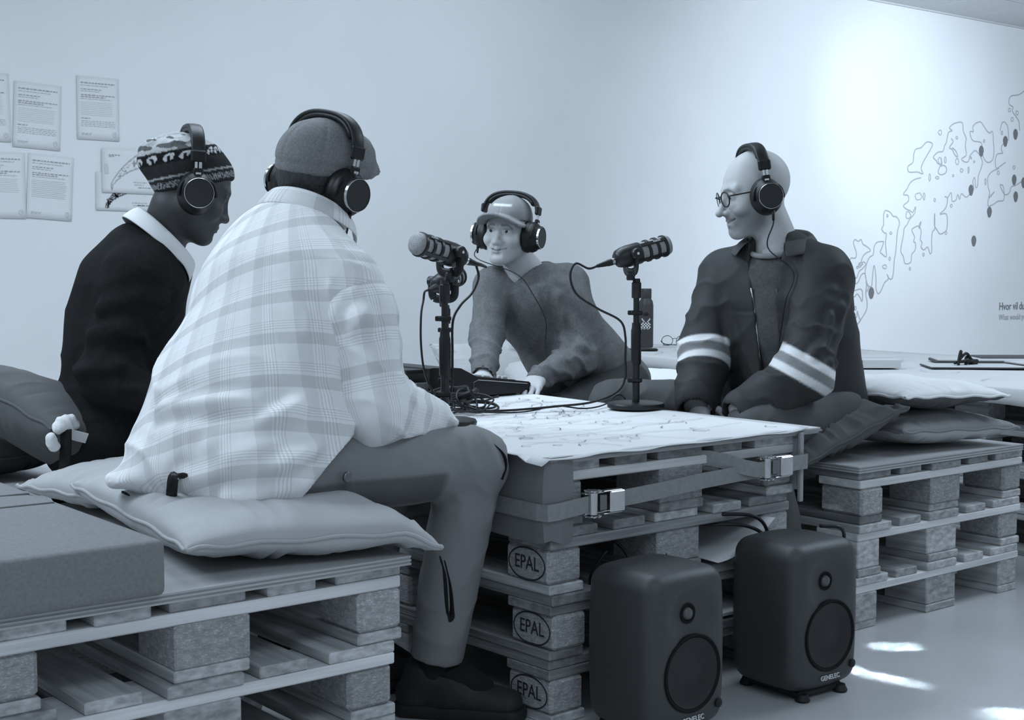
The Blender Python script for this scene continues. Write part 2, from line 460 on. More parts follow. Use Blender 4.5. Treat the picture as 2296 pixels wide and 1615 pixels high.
def head_colors(L, N, base, stubble=0., brow=.3, lip=.72, lift=.08):
    """base grey per vertex with lips, brows, stubble; L local coordinates"""
    x, y, z = L[:, 0], L[:, 1], L[:, 2]; g = lambda a, b: np.clip((a - b) , 0, 1)
    col = np.full(len(L), base); front = (y > .05)
    m = np.exp(-((np.abs(x) / .026) ** 4)) * np.exp(-(((z + .0645 - lift * np.abs(x)) / .010) ** 4)) * front * (y > .078)
    col *= 1 - m * (1 - lip)
    bz = .030 + .05 * np.abs(x) - .9 * np.maximum(np.abs(x) - .035, 0)
    m = np.exp(-((z - bz) / .0046) ** 2) * (np.abs(x) > .012) * (np.abs(x) < .052) * front
    col *= 1 - m * (1 - brow)
    la = np.exp(-((z - .0172 + 3.0 * (np.abs(x) - .031) ** 2 * 4) / .0017) ** 2) * (np.abs(x) > .017) * (np.abs(x) < .047) * (y > .06)
    col *= 1 - la * .6
    ml = np.exp(-((z + .0645 - lift * np.abs(x)) / .0019) ** 2) * (np.abs(x) < .034) * (y > .07)
    col *= 1 - ml * .55
    if stubble:
        sg_ = lambda a: 1 / (1 + np.exp(-np.clip(a, -40, 40)))
        m = sg_(-(z + .036 - .25 * np.maximum(0, .04 - y)) / .006) * sg_((y - .004) / .006) * sg_((z + .098) / .010)
        m *= 1 - np.exp(-((np.abs(x) / .024) ** 4)) * np.exp(-(((z + .0645) / .010) ** 4))
        m *= np.clip(1.25 - np.exp(-((x ** 2 + (z + .055) ** 2) / .0004)) * .4, 0, 1)
        col *= 1 - m * stubble
    return col
def hand(F, wr, d, palm, side, L=.185, curl=.5, k=.008):
    """palm and five separate curled fingers. d: wrist->knuckles, palm: palm normal; side: +1 right hand, -1 left"""
    d = nrm(d); p = nrm(A_(palm) - d * (A_(palm) @ d)); t = np.cross(d, p) * side      # t towards the thumb side
    wr = A_(wr); W = lambda a, b, c: wr + d * a * L + t * b * L + p * c * L
    F.uni(cone(W(-.1, 0, 0), W(.12, 0, 0), .024, .024, t, 1.2, 1.3), k)
    for b in (-.14, -.05, .05, .14): F.uni(cone(W(.08, b * .7, 0), W(.46, b * 1.15, -.02), .013, .011), .012)
    for n_, (b, ln) in enumerate(((.175, .40), (.06, .45), (-.055, .41), (-.165, .33))):
        q = W(.46, b, -.02); a = curl * .55; r = .0088 if n_ < 3 else .0078
        for s_, fr in enumerate((.44, .31, .25)):
            dv = d * math.cos(a) + p * math.sin(a); q2 = q + dv * fr * ln * L
            F.uni(cone(q, q2, r, r * .92), .003); q = q2; r *= .92; a += curl * .75
    q = W(.10, .16, .05); dv = nrm(d * .62 + t * .62 + p * .4); q2 = q + dv * .2 * L
    F.uni(cone(W(.02, .06, .03), q, .014, .0125), .010); F.uni(cone(q, q2, .0115, .0105), .006)
    dv = nrm(d * .85 + t * .3 + p * .4); F.uni(cone(q2, q2 + dv * .17 * L, .0100, .0085), .004)
def put_mesh(name, F, m, parent, origin, col=None, disp=None, uvf=None, it=1, clean=True):
    V, Q = F.mesh()
    if it: V = relax(V, Q, it)
    if disp is not None:
        N = vnormals(V, Q); V = V + N * disp(V, N)[:, None]
    o = mesh_np(name, V - A_(origin), Q, m, parent)
    me = o.data
    if col is not None:
        g = col(V) if callable(col) else col
        ca = me.color_attributes.new('tone', 'FLOAT_COLOR', 'POINT')
        C4 = np.ones((len(V), 4), np.float32); C4[:, :3] = g[:, None]; ca.data.foreach_set('color', C4.ravel())
    if uvf is not None:
        ctr = V[Q].mean(1); uv = uvf(V, Q, ctr)                    # (k,4,2)
        ul = me.uv_layers.new(name='cloth'); ul.data.foreach_set('uv', uv.astype(np.float32).ravel())
    return o
def seg_dist(V, pts):
    best = np.full(len(V), 9.)
    P_ = [A_(p) for p in pts]
    for a, b in zip(P_[:-1], P_[1:]):
        ba = b - a; t = np.clip((V - a) @ ba / (ba @ ba + 1e-12), 0, 1)
        best = np.minimum(best, np.linalg.norm(V - a - t[:, None] * ba, axis=1))
    return best
def folds(V, items):
    """items: (polyline, width, amplitude)"""
    d = np.zeros(len(V))
    for pts, wd, am in items:
        x = seg_dist(V, pts) / wd; d += am * (np.exp(-x ** 2) - .55 * np.exp(-((x - 1.7) / .8) ** 2))
    return d
def ridges(V, axis, f, seed=0, warp=1.5):
    """sharp-crested folds running across `axis`"""
    w_ = vnoise(V, f * .35, seed); s = V @ nrm(axis) * f + warp * 2.2 * w_ + 1.3 * vnoise(V, f * .9, seed + 3)
    return (1 - np.abs(np.sin(s))) ** 1.6 - .35
def limb_mask(V, pts, r0, r1):
    x = seg_dist(V, pts); return np.clip((r1 - x) / (r1 - r0), 0, 1)
# ------------------------------------------------------------------ headphones
def headphones(label, H, half=.100, top=.150, tilt=0., cable_pts=None, back=0., disc=.0350):
    """H: Head frame of the wearer; half: ear-pad plane distance; top: band height"""
    t = thing('headphones', label, 'headphones', tuple(H.o), 0, 'black studio headphones')
    Rm = H.R.T; M0 = frame((0, 0, 0), H.r, H.f, H.u)
    tl = Matrix.Rotation(tilt, 4, 'X')
    M = M0 @ tl
    X = half + .022; pts = []
    for k in range(25):
        a = math.pi * k / 24; c, s = math.cos(a), math.sin(a)
        px = math.copysign(abs(c) ** .8, c) * (X - .006); pz = .062 + (top - .062) * abs(s) ** .75
        pts.append((px, 0, pz))
    band = [p for p in pts if p[2] > .070]
    nb = len(band)
    MB().sweep(band, 1, 10, M, flat=(.017, .0055, (0, 1, 0))).obj('headband', 'leatherette', t, 'all')
    MB().sweep([(p[0] * .93, p[1], p[2] - .008) for p in band[3:-3]], 1, 10, M, flat=(.0155, .0065, (0, 1, 0))).obj('headband_pad', 'leatherette', t, 'all')
    for s in (-1, 1):
        Ms = M @ Matrix.Diagonal((s, 1, 1, 1))
        x = X - .004
        MB().box((x - .007, -.0185, .066), (x + .005, .0185, .096), .004, Ms).obj('band_end', 'black_plastic', t)
        MB().box((x - .003, -.0085, .044), (x + .002, -.0015, .072), .001, Ms).box((x - .003, .0015, .044), (x + .002, .0085, .072), .001, Ms).obj('slider', 'chrome', t)
        MB().box((x - .005, -.0125, .026), (x + .005, .0125, .052), .003, Ms).obj('yoke', 'black_plastic', t)
        MB().box((x + .0045, -.0065, .036), (x + .006, .0065, .042), .0005, Ms).obj('side_mark', 'chrome', t)
        MB().sweep(spline([(x, -.012, .030), (x + .001, -.036, .016), (x + .001, -.044, -.006), (x - .002, -.044, -.016)], 5), .0042, 7, Ms).sweep(spline([(x, .012, .030), (x + .001, .036, .016), (x + .001, .044, -.006), (x - .002, .044, -.016)], 5), .0042, 7, Ms).obj('yoke_fork', 'black_plastic', t, 'all')
        Mc = Ms @ frame((0, 0, -.008), (0, 1, 0), (0, 0, 1), (1, 0, 0)) @ Matrix.Diagonal((.94, 1.10, 1, 1))
        cup = MB().lathe([(.046, half + .002), (.047, half + .012), (.043, half + .022), (.036, half + .030), (.0345, half + .040), (.0005, half + .040)], 32, Mc, cap=False).obj('ear_cup', 'black_plastic', t, True)
        MB().lathe([(.020, half - .020), (.036, half - .024), (.046, half - .018), (.049, half - .006), (.046, half + .003)], 32, Mc, cap=False).obj('ear_pad', 'leatherette', t, 'all')
        Md = Ms @ frame((0, 0, -.008), (0, 1, 0), (0, 0, 1), (1, 0, 0))
        MB().lathe([(disc + .0011, half + .036), (disc + .0011, half + .0422), (disc, half + .0425), (disc, half + .036)], 36, Md, cap=False).obj('trim_ring', 'chrome', cup, True)
        MB().lathe([(disc, half + .0400), (disc - .001, half + .0415), (.0003, half + .0415)], 36, Md, cap=False).obj('cup_cap', 'cap_disc', cup, True)
    if cable_pts:
        q = [A_(p) - H.o for p in cable_pts]
        MB().sweep([tuple(q[0]), tuple(q[0] + (q[1] - q[0]) * min(1, .03 / np.linalg.norm(q[1] - q[0])))], [.0048, .0035], 8).obj('cable_boot', 'black_plastic', t, 'all')
        MB().sweep(spline([tuple(p) for p in q], 8), .0019, 6).obj('cable', 'cable', t, 'all')
    return t
# ------------------------------------------------------------------ room shell
WALL_Y, CEIL = 4.25, 2.95
o = MB().box((-6, WALL_Y, -.05), (12, WALL_Y + .12, 3.3)).obj('wall_back', 'wall_paint'); tag(o, kind='structure')
o = MB().box((-6, -6, -.1), (12, WALL_Y, 0)).obj('floor', 'floor_paint'); tag(o, kind='structure')
cl = MB().box((-6, -6, CEIL), (12, WALL_Y, CEIL + .1)).obj('ceiling', 'ceiling_grid'); tag(cl, kind='structure')
# suspended ceiling: the tiles in view, each a piece of its own with a recessed joint
tile = MB().box((-.296, -.296, -.012), (.296, .296, 0), .004).mesh('ceiling_tile', 'ceiling_tile')
for i in range(-2, 10):
    for j in range(9):
        obj_of('ceiling_tile', tile, cl, (7.212 - .3 - .63 * 0 + (i - 3) * .6 + .6, WALL_Y - .302 - j * .6, CEIL))
mb = MB().box((-6, WALL_Y - .022, CEIL - .022), (12, WALL_Y, CEIL - .0005))
tag(mb.obj('trim_1', 'ceiling_grid'), kind='structure')

# ------------------------------------------------------------------ pallets
PM = {}
def pal_meshes():
    for k, s in (('clean', ''), ('old', '_weathered')):
        wx, wy = 'wood%s_x' % s, 'wood%s_y' % s
        if k == 'clean': wx, wy = 'wood_x', 'wood_y'
        else: wx, wy = 'wood_weathered_x', 'wood_weathered_y'
        PM[k] = dict(
            wide=MB().box((0, 0, 0), (.145, 1.2, .022), .0025).mesh('deck_board', wy),
            thin=MB().box((0, 0, 0), (.100, 1.2, .022), .0025).mesh('deck_board', wy),
            stringer=MB().box((0, 0, 0), (.8, .145, .022), .0025).mesh('stringer_board', 'wood_pale_x' if k == 'clean' else wx),
            bwide=MB().box((0, 0, 0), (.145, 1.2, .022), .003).mesh('bottom_board', wy),
            bthin=MB().box((0, 0, 0), (.100, 1.2, .022), .003).mesh('bottom_board', wy))
    PM['bw'] = MB().box((0, 0, 0), (.145, .145, .078), .003).mesh('block', 'chipblock')
    PM['bt'] = MB().box((0, 0, 0), (.098, .145, .078), .008).mesh('block', 'chipblock')
    PM['ww'] = MB().box((0, 0, 0), (.145, .145, .078), .003).mesh('block', 'wood_y')
    PM['wt'] = MB().box((0, 0, 0), (.098, .145, .078), .003).mesh('block', 'wood_y')
pal_meshes()
def pallet(x, y, z, rz, label, group, old=.0, woodblock=.3, epal=False, sag=0.):
    t = thing('euro_pallet', label, 'pallet', (x, y, z), rz, group)
    R = random.Random(int(abs(x * 1000 + y * 77 + z * 991)))
    j = lambda a: R.uniform(-a, a)
    pick = lambda: PM['old'] if R.random() < old else PM['clean']
    for bx, w_ in ((0, 'bthin'), (.3275, 'bwide'), (.7, 'bthin')):
        obj_of('bottom_board', pick()[w_], t, (bx + j(.003), j(.006), 0), (0, 0, j(.003)))
    n = 0
    for by in (0, .5275, 1.055):
        for bx, w_ in ((.001, 't'), (.3275, 'w'), (.7, 't')):
            b = obj_of('block', PM[('w' if R.random() < woodblock else 'b') + w_], t, (bx + j(.004), by + j(.006), .022), (0, 0, j(.012)))
            if epal and by == 0 and bx < .1:
                M = frame((-.0006, .0725, .040), (0, -1, 0), (0, 0, 1), (-1, 0, 0))
                text_mesh('stamp', 'EPAL', .044, 'stamp_ink', b, M, sx=.86)
                el = MB(); ribbon(el, [(.060 * math.cos(a * math.pi / 24), .036 * math.sin(a * math.pi / 24)) for a in range(48)], .0035, frame((-.0006, .0725, .039), (0, -1, 0), (0, 0, 1), (-1, 0, 0)), True)
                el.obj('stamp_ring', 'stamp_ink', b)
    for by in (0, .5275, 1.055):
        obj_of('stringer_board', pick()['stringer'], t, (j(.003), by + j(.004), .100), (j(.004), 0, j(.003)))
    for bx, w_ in ((0, 'wide'), (.1875, 'thin'), (.3275, 'wide'), (.5125, 'thin'), (.655, 'wide')):
        obj_of('deck_board', pick()[w_], t, (bx + j(.003), j(.007), .122), (0, 0, j(.002)))
    return t
def plywood(name, lo, hi, label, cat, plies=5, mtop='plywood'):
    """sheet with visible plies on its edge"""
    t = thing(name, label, cat, ((lo[0] + hi[0]) / 2, (lo[1] + hi[1]) / 2, lo[2]))
    th = (hi[2] - lo[2]) / plies; hx, hy = (hi[0] - lo[0]) / 2, (hi[1] - lo[1]) / 2
    for k in range(plies):
        e = 0 if k % 2 == 0 else -.0012
        MB().box((-hx - e * -1 * -1 * -1 if False else -hx - e, -hy - e, k * th), (hx + e, hy + e, (k + 1) * th)).obj('ply_layer', mtop if k % 2 == 0 else 'plywood_dark_ply', t)
    return t
D1 = math.radians
POS = ['lowest', 'middle', 'topmost']
# table: four pallets
for k, (x, y, rz) in enumerate(((.006, .004, 1.9), (.002, -.002, 1.5), (0, 0, 1.6), (.009, .012, .45))):
    nm = ['lowest', 'third from top', 'second from top', 'topmost'][k]
    pallet(x, y, .144 * k, D1(rz), 'worn wooden pallet, %s of the four stacked under the paper-covered table' % nm, 'pallets of the table',
           old=(.75, .7, .45, .35)[k], woodblock=.1, epal=(k < 3))
# left front bench
for k, (x, y, rz) in enumerate(((-1.250, -.083, .4), (-1.255, -.094, .8), (-1.237, -.0876, .88))):
    pallet(x, y, .144 * k, D1(rz), 'wooden pallet, %s of the three under the plaid-shirted man and grey mattress' % POS[k], 'pallets of the front left bench', old=.12, woodblock=.35)
# bench behind it
for k in range(3):
    pallet(-1.26 + .01 * k, 1.16, .144 * k, D1(.3 * k), 'wooden pallet, %s of the three under the man in the black sweater' % POS[k], 'pallets of the rear left bench', old=.2)
# right bench
for k, (x, y, rz) in enumerate(((1.169, .096, .34), (1.184, .104, .04), (1.198, .109, .3))):
    pallet(x, y, .144 * k, D1(rz), 'wooden pallet, %s of the three in the right bench beside the cushions' % POS[k], 'pallets of the right bench', old=(.05, .1, .4)[k], woodblock=(.9, .8, .1)[k])
for k in range(3):
    pallet(1.2 + .01 * k, 1.34, .144 * k, D1(.3 * k), 'wooden pallet, %s of the three under the person in the grey sweater' % POS[k], 'pallets of the rear right bench', old=.2)
plywood('plywood_seat', (-1.26, -.098, .4325), (-.428, 1.12, .4505), 'plywood sheet under the grey mattress and front pillow', 'plywood')
plywood('plywood_seat', (-1.26, 1.17, .4325), (-.43, 2.36, .4505), 'plywood sheet under the man in the black sweater', 'plywood')
plywood('plywood_seat', (1.185, .102, .4325), (1.99, 1.315, .4505), 'plywood sheet topping the right bench under the stacked cushions', 'plywood')
plywood('plywood_seat', (1.2, 1.34, .4325), (2.0, 2.54, .4505), 'plywood sheet under the person in the grey sweater', 'plywood')
# ------------------------------------------------------------------ table top, paper, cardboard, straps
RZT = D1(.6)
CT, ST = math.cos(RZT), math.sin(RZT)
def tp(x, y): return (x * CT - y * ST, x * ST + y * CT)
t = thing('table_board', 'thin board lying on the pallets under the drawn-on paper', 'board', (.41, .60, .577), RZT)
for k in range(3):
    e = (0, .006, .003)[k]
    MB().box((-.425 - e, -.605 - e, k * .005), (.470 + e, .87 + e, k * .005 + .0045)).obj('ply_layer', ('plywood', 'plywood_dark_ply', 'box_card')[k], t)
ZP = .5935
pap = thing('table_paper', 'large white sheet of paper with fine ink drawings covering the table', 'paper', (0, 0, ZP))
# gently wavy sheet with lifted front right corner
nx, ny = 40, 50; V = []; Fq = []
TL, TR, BL, BR = (-.045, -.03), (.835, -.012), (-.03, 1.46), (.905, 1.475)
for j in range(ny + 1):
    for i in range(nx + 1):
        a, b = i / nx, j / ny
        px = (TL[0] * (1 - a) + TR[0] * a) * (1 - b) + (BL[0] * (1 - a) + BR[0] * a) * b
        py = (TL[1] * (1 - a) + TR[1] * a) * (1 - b) + (BL[1] * (1 - a) + BR[1] * a) * b
        edge = min(1, max(0, (.04 - b) / .04)) * .006 * (1 + .6 * math.sin(a * 23))
        if b < .03: py += .006 * math.sin(a * 31 + 1) * (1 if b == 0 else .5)
        lift = .0 if a < .9 else .035 * (a - .9)
        sag = -.02 * max(0, (a - .965) / .035) ** 2 if b > .06 else 0
        V.append((px, py, .0006 * math.sin(px * 14) * math.sin(py * 11) - edge * .5 + lift + sag * .2 - (.012 if a < .02 and b < .05 else 0)))
for j in range(ny):
    for i in range(nx):
        q = j * (nx + 1) + i; Fq.append((q, q + 1, q + nx + 2, q + nx + 1))
n0 = len(V)
V = V + [(x, y, z - .0012) for x, y, z in V]
Fq = Fq + [tuple(reversed([i + n0 for i in f])) for f in Fq]
for j in range(ny):
    for i0 in (0, nx):
        a = j * (nx + 1) + i0; b = a + nx + 1; Fq.append((a, b, b + n0, a + n0) if i0 == 0 else (b, a, a + n0, b + n0))
for i in range(nx):
    for j0 in (0, ny):
        a = j0 * (nx + 1) + i; Fq.append((a + 1, a, a + n0, a + 1 + n0) if j0 == 0 else (a, a + 1, a + 1 + n0, a + n0))
mesh_np('paper_sheet', V, Fq, 'paper', pap, True)
ink = MB(); R = random.Random(4)
def wig(x, y, ang, n, st, turn):
    pts = []
    for _ in range(n):
        pts.append((x, y)); ang += R.uniform(-turn, turn); x += st * math.cos(ang); y += st * math.sin(ang)
    return [p for p in pts if .0 < p[0] < .82 and .015 < p[1] < 1.17]
MI = Matrix.Translation((0, 0, .0022))
for _ in range(95):
    p = wig(R.uniform(.02, .8), R.uniform(.08, 1.1), R.uniform(0, 6.3), R.randint(4, 12), R.uniform(.004, .012), 1.0)
    if len(p) > 2: ribbon(ink, p, .0022, MI)
for _ in range(20):
    p = wig(R.uniform(.05, .5), R.uniform(.08, 1.0), R.uniform(-.5, .5), R.randint(20, 40), .016, .35)
    if len(p) > 2: ribbon(ink, p, .0016, MI)
for yy in (.16, .30, .47):
    ribbon(ink, [(.05 + .74 * k / 20, yy + .012 * math.sin(k * .7 + yy * 40)) for k in range(21)], .0014, MI)
for _ in range(16):
    cx, cy, r = R.uniform(.1, .75), R.uniform(.1, .9), R.uniform(.006, .016)
    ribbon(ink, [(cx + r * 1.6 * math.cos(a * .5), cy + r * math.sin(a * .5)) for a in range(12)], .002, MI)
tag(ink.obj('ink_drawing', 'ink', pap), kind='stuff')

# cardboard folded around the front left corner
cb = thing('cardboard_sheet', 'grey cardboard folded around the near left corner of the table', 'cardboard', (0, 0, 0))
prof = [(-.020, 1.0), (-.020, .5), (-.022, .02), (-.020, -.004), (-.010, -.014), (.02, -.016), (.0505, -.014)]
V = []; Fq = []
zs = [.408, .45, .52, .575, .5915]
def cbz(s, z): return z - .014 * (1 - s / 6) * (z < .43) + (.0 if s else 0)
for off in (0, -1):
    for k, z in enumerate(zs):
        for i, (x, y) in enumerate(prof):
            ox = -.004 * off if i < 4 else 0; oy = -.004 * off if i >= 3 else 0
            bulge = -.006 * math.sin(max(0, min(1, (z - .4) / .19)) * math.pi)
            V.append((x + ox + (bulge if i < 4 else 0), y + oy + (bulge * .6 if i > 4 else 0), z + (.006 * math.sin(i * 2.1) if k == 0 else 0)))
nP, nZ = len(prof), len(zs)
for k in range(nZ - 1):
    for i in range(nP - 1):
        a = k * nP + i; Fq.append((a, a + 1, a + nP + 1, a + nP)); b = a + nP * nZ; Fq.append((b, b + nP, b + nP + 1, b + 1))
for i in range(nP - 1):
    for k in (0, nZ - 1):
        a = k * nP + i; b = a + nP * nZ; Fq.append((a, b, b + 1, a + 1) if k == 0 else (a, a + 1, b + 1, b))
for k in range(nZ - 1):
    for i in (0, nP - 1):
        a = k * nP + i; b = a + nP * nZ; Fq.append((a, a + nP, b + nP, b) if i == 0 else (a, b, b + nP, a + nP))
mesh_np('cardboard_panel', V, Fq, 'cardboard', cb, False)
# cardboard strip on the right corner
MB().box((.798, -.016, .412), (.812, -.006, .585), .002).box((.806, -.012, .44), (.815, .1, .57), .002).obj('cardboard_strip', 'cardboard_cut')
tag(bpy.data.objects['cardboard_strip'], 'narrow pale cardboard strip standing at the right corner of the table', 'cardboard')

# ratchet straps
def band(mb, pts, h=.0185, th=.0018):
    mb.sweep(pts, 1, 4, flat=(h * 1.19, th, (0, 0, 1)))
def ratchet(name, x0, zc, label, lead, tail):
    t = thing(name, label, 'strap', (x0, -.03, zc))
    MB().box((-.045, -.004, .020), (.045, .012, .0235), .001).box((-.045, -.004, -.0235), (.045, .012, -.020), .001).obj('ratchet_frame', 'steel', t)
    MB().lathe([(.011, -.024), (.011, .024)], 12, Matrix.Translation((-.024, -.004, 0))).obj('ratchet_spool', 'steel', t, True)
    for zz in (-.0275, .0275):
        g = MB()
        for k in range(9):
            a = k * 2 * math.pi / 9
            g.box((-.006, -.0025, -.0015), (.006, .0025, .0015), 0, Matrix.Translation((-.024 + .013 * math.cos(a), -.004 + .013 * math.sin(a), zz)) @ Matrix.Rotation(a, 4, 'Z'))
        g.lathe([(.013, -.0016), (.013, .0016)], 14, Matrix.Translation((-.024, -.004, zz)))
        g.obj('ratchet_gear', 'steel', t)
    MB().box((.018, -.016, -.024), (.062, -.010, .024), .003).box((.0, -.014, .0235), (.055, .004, .026), .001).box((.0, -.014, -.026), (.055, .004, -.0235), .001).obj('ratchet_handle', 'steel', t)
    MB().box((-.008, -.012, -.018), (.012, -.006, .018), .002).obj('release_bar', 'steel_dark', t)
    b = MB(); band(b, [(p[0] - x0, p[1] + .03, p[2] - zc) for p in lead]); b.obj('webbing', 'strap_web', t)
    b = MB(); band(b, [(p[0] - x0, p[1] + .03, p[2] - zc) for p in tail]); b.obj('webbing', 'strap_web', t)
    return t
ratchet('ratchet_strap', .115, .486, 'steel ratchet buckle with woven strap, the left one on the table front',
        [(-.0305, 1.0, .478), (-.031, .3, .476), (-.030, .01, .474), (-.022, -.018, .474), (.0, -.024, .476), (.06, -.027, .482), (.092, -.032, .486)],
        [(.165, -.034, .488), (.23, -.03, .490), (.3, -.026, .492), (.45, -.020, .500), (.6, -.022, .506), (.66, -.030, .508), (.70, -.04, .510)])
ratchet('ratchet_strap', .675, .513, 'steel ratchet buckle with twisted strap, the right one on the table front',
        [(.46, .03, .548), (.50, .01, .545), (.54, -.01, .535), (.58, -.03, .520), (.62, -.036, .511), (.655, -.036, .512)],
        [(.73, -.034, .514), (.77, -.030, .515), (.812, -.026, .514), (.824, -.014, .513), (.826, .3, .513), (.84, .9, .512)])

# ------------------------------------------------------------------ loudspeakers
def speaker(loc, label, rz):
    t = thing('loudspeaker', label, 'loudspeaker', loc, rz)
    w_, d_, h_ = .240, .222, .350; z0 = .018; zc = z0 + h_ / 2; yf = -d_ / 2
    F = Field((-.14, -.13, 0), (.14, .13, .42), .0042)
    def rbox(X, Y, Z):
        r = .034; z = Z - zc
        sx = 1 - .05 * (np.abs(z) / (h_ / 2)) ** 3
        qx = np.abs(X) - (w_ / 2 * sx - r) + .10 * Y ** 2 * 4; qy = np.abs(Y) - (d_ / 2 - r) + .16 * X ** 2 * 3 + .02 * np.abs(z) ** 2 * 8; qz = np.abs(z) - (h_ / 2 - r) + .5 * X ** 2 + .35 * Y ** 2
        return np.sqrt(np.maximum(qx, 0) ** 2 + np.maximum(qy, 0) ** 2 + np.maximum(qz, 0) ** 2) + np.minimum(np.maximum(np.maximum(qx, qy), qz), 0) - r
    F.uni((rbox, A_((-.13, -.12, .01)), A_((.13, .12, .41))), 0.0001)
    zt, zw = zc + .080, zc - .044
    F.cut(ell((0, yf - .012, zt), (.062, .034, .055)), .022)          # waveguide round the tweeter
    F.cut(ell((0, yf - .010, zw), (.087, .036, .087)), .003)          # woofer bowl
    put_mesh('cabinet', F, 'speaker_paint', t, (0, 0, 0), it=2)
    Mf = frame((0, yf, 0), (1, 0, 0), (0, 0, 1), (0, -1, 0))
    Mw = Mf @ Matrix.Translation((0, zw, 0)); Mt = Mf @ Matrix.Translation((0, zt, -.024))
    MB().lathe([(.0735, -.006), (.0785, .000), (.0815, .0015), (.0835, .000), (.0830, -.008)], 48, Mw, cap=False).obj('woofer_surround', 'black_matte', t, True)
    MB().lathe([(.0003, -.0040), (.02, -.0045), (.034, -.0072), (.050, -.0090), (.065, -.0070), (.075, -.0025)], 48, Mw, cap=False).obj('woofer_grille', 'speaker_mesh', t, 'all')
    MB().lathe([(.0215, .0075), (.0175, .0055), (.0155, .0065), (.0150, .004), (.002, .003)], 28, Mt, cap=False).obj('tweeter_ring', 'black_matte', t, True)
    MB().lathe([(.0140, .004), (.0125, .009), (.008, .0125), (.0003, .014)], 24, Mt, cap=False).obj('tweeter_dome', 'speaker_dome', t, 'all')
    text_mesh('brand_lettering', 'GENELEC', .0155, 'white_print', t, frame((0, yf - .0002, z0 + .0335), (1, 0, 0), (0, .10, .995), (0, -.995, .10)), extrude=.0010)
    MB().lathe([(.010, 0), (.010, .003), (.008, .004)], 16, frame((.080, yf + .003, z0 + .052), (1, 0, 0), (0, 0, 1), (0, -1, 0))).obj('badge', 'black_plastic', t, True)
    MB().box((-.075, -.085, .006), (.075, .085, .024), .005).obj('stand', 'rubber', t)
    for sx in (-1, 1):
        for sy in (-1, 1):
            MB().lathe([(.016, 0), (.018, .005), (.013, .014), (.012, .018)], 14, Matrix.Translation((sx * .066, sy * .086, 0))).obj('rubber_foot', 'rubber', t, True)
    return t
speaker((.170, -.150, 0), 'dark grey loudspeaker before the table, left one, nearer the man in plaid', 0.02)
speaker((.640, -.135, 0), 'dark grey loudspeaker in front of the table, the right one with its stand showing', -.02)
def cable(name, pts, r, label, per=8, m='cable', parent=None, n=7):
    o = MB().sweep(spline(pts, per), r, n).obj(name, m, parent, 'all')
    if parent is None: tag(o, label, 'cable')
    return o
cable('cable', [(.66, -.03, .30), (.655, -.035, .36), (.61, -.03, .40), (.54, .02, .405), (.49, .08, .40)], .0045, 'black cable looping out of the table behind the right loudspeaker')
cable('cable', [(.65, -.045, .27), (.648, -.04, .34), (.60, -.02, .375), (.53, .03, .38), (.48, .10, .375)], .0045, 'lower of two black cables looping behind the right loudspeaker')
cable('cable', [(.76, -.11, .37), (.80, -.14, .365), (.825, -.13, .33), (.80, -.10, .30)], .0045, 'short black cable bowing out at the right side of the right loudspeaker')
cable('cable', [(.34, .3, .30), (.32, .2, .395), (.33, .1, .41), (.36, .03, .36), (.36, .0, .27)], .0045, 'black cable hanging in the opening below the strapped pallet')
cable('cable', [(.12, .05, .30), (.15, .09, .37), (.22, .08, .385), (.27, .05, .34), (.26, .04, .28), (.20, .07, .26), (.16, .05, .30), (.19, .03, .36)], .004, 'coiled black cable tucked into the table behind the left loudspeaker')
# loose sheets pushed into the pallet gap
V = []; Fq = []
for j in range(9):
    for i in range(13):
        a, b = i / 12, j / 8
        V.append((.50 + .20 * a, -.02 + .30 * b, .300 + .085 * a ** 2 * (1 - .4 * b) + .01 * b))
for j in range(8):
    for i in range(12): q = j * 13 + i; Fq.append((q, q + 1, q + 14, q + 13))
o = mesh_np('paper_sheet', V, np.array(Fq), 'paper', None); sm = o.modifiers.new('thickness', 'SOLIDIFY'); sm.thickness = .0015
tag(o, 'curled white sheet stuck between the pallets behind the right loudspeaker', 'paper')
o = MB().box((.50, .02, .152), (.69, .3, .158), .001).box((.505, .0, .158), (.688, .28, .163), .001, Matrix.Rotation(.03, 4, 'Z')).obj('paper_stack', 'paper')
tag(o, 'flat white papers lying in the table between the two loudspeakers', 'paper')
# ------------------------------------------------------------------ cushions and mattress
mat('canvas_light', .44, .92, var=.05, scale=6, bump=.12, bscale=350)
mat('canvas_mid', .40, .92, var=.05, scale=6, bump=.12, bscale=350)
mat('mattress_felt', .21, .95, var=.10, scale=160, bump=.2, bscale=300)
mat('canvas_dark', .105, .92, var=.08, scale=8, bump=.15, bscale=350)
mat('canvas_black', .035, .92, var=.08, scale=8, bump=.15, bscale=350)
mat('canvas_white', .78, .9, var=.02, scale=6, bump=.1, bscale=300)
mat('canvas_grey', .24, .92, var=.06, scale=6, bump=.12, bscale=350)
mat('stuffing', .8, 1.0, bump=.6, bscale=90)
def vnoise(p, f, seed=0):
    """cheap smooth pseudo noise, numpy arrays (n,3) -> (n,)"""
    g = np.random.RandomState(seed); out = np.zeros(len(p))
    for k in range(6):
        d = g.normal(size=3); d /= np.linalg.norm(d)
        out += np.sin(p @ d * f * (1 + .35 * k) + g.uniform(0, 6.28) + 1.3 * np.sin(p @ np.roll(d, 1) * f * .7 + k))
    return out / 6
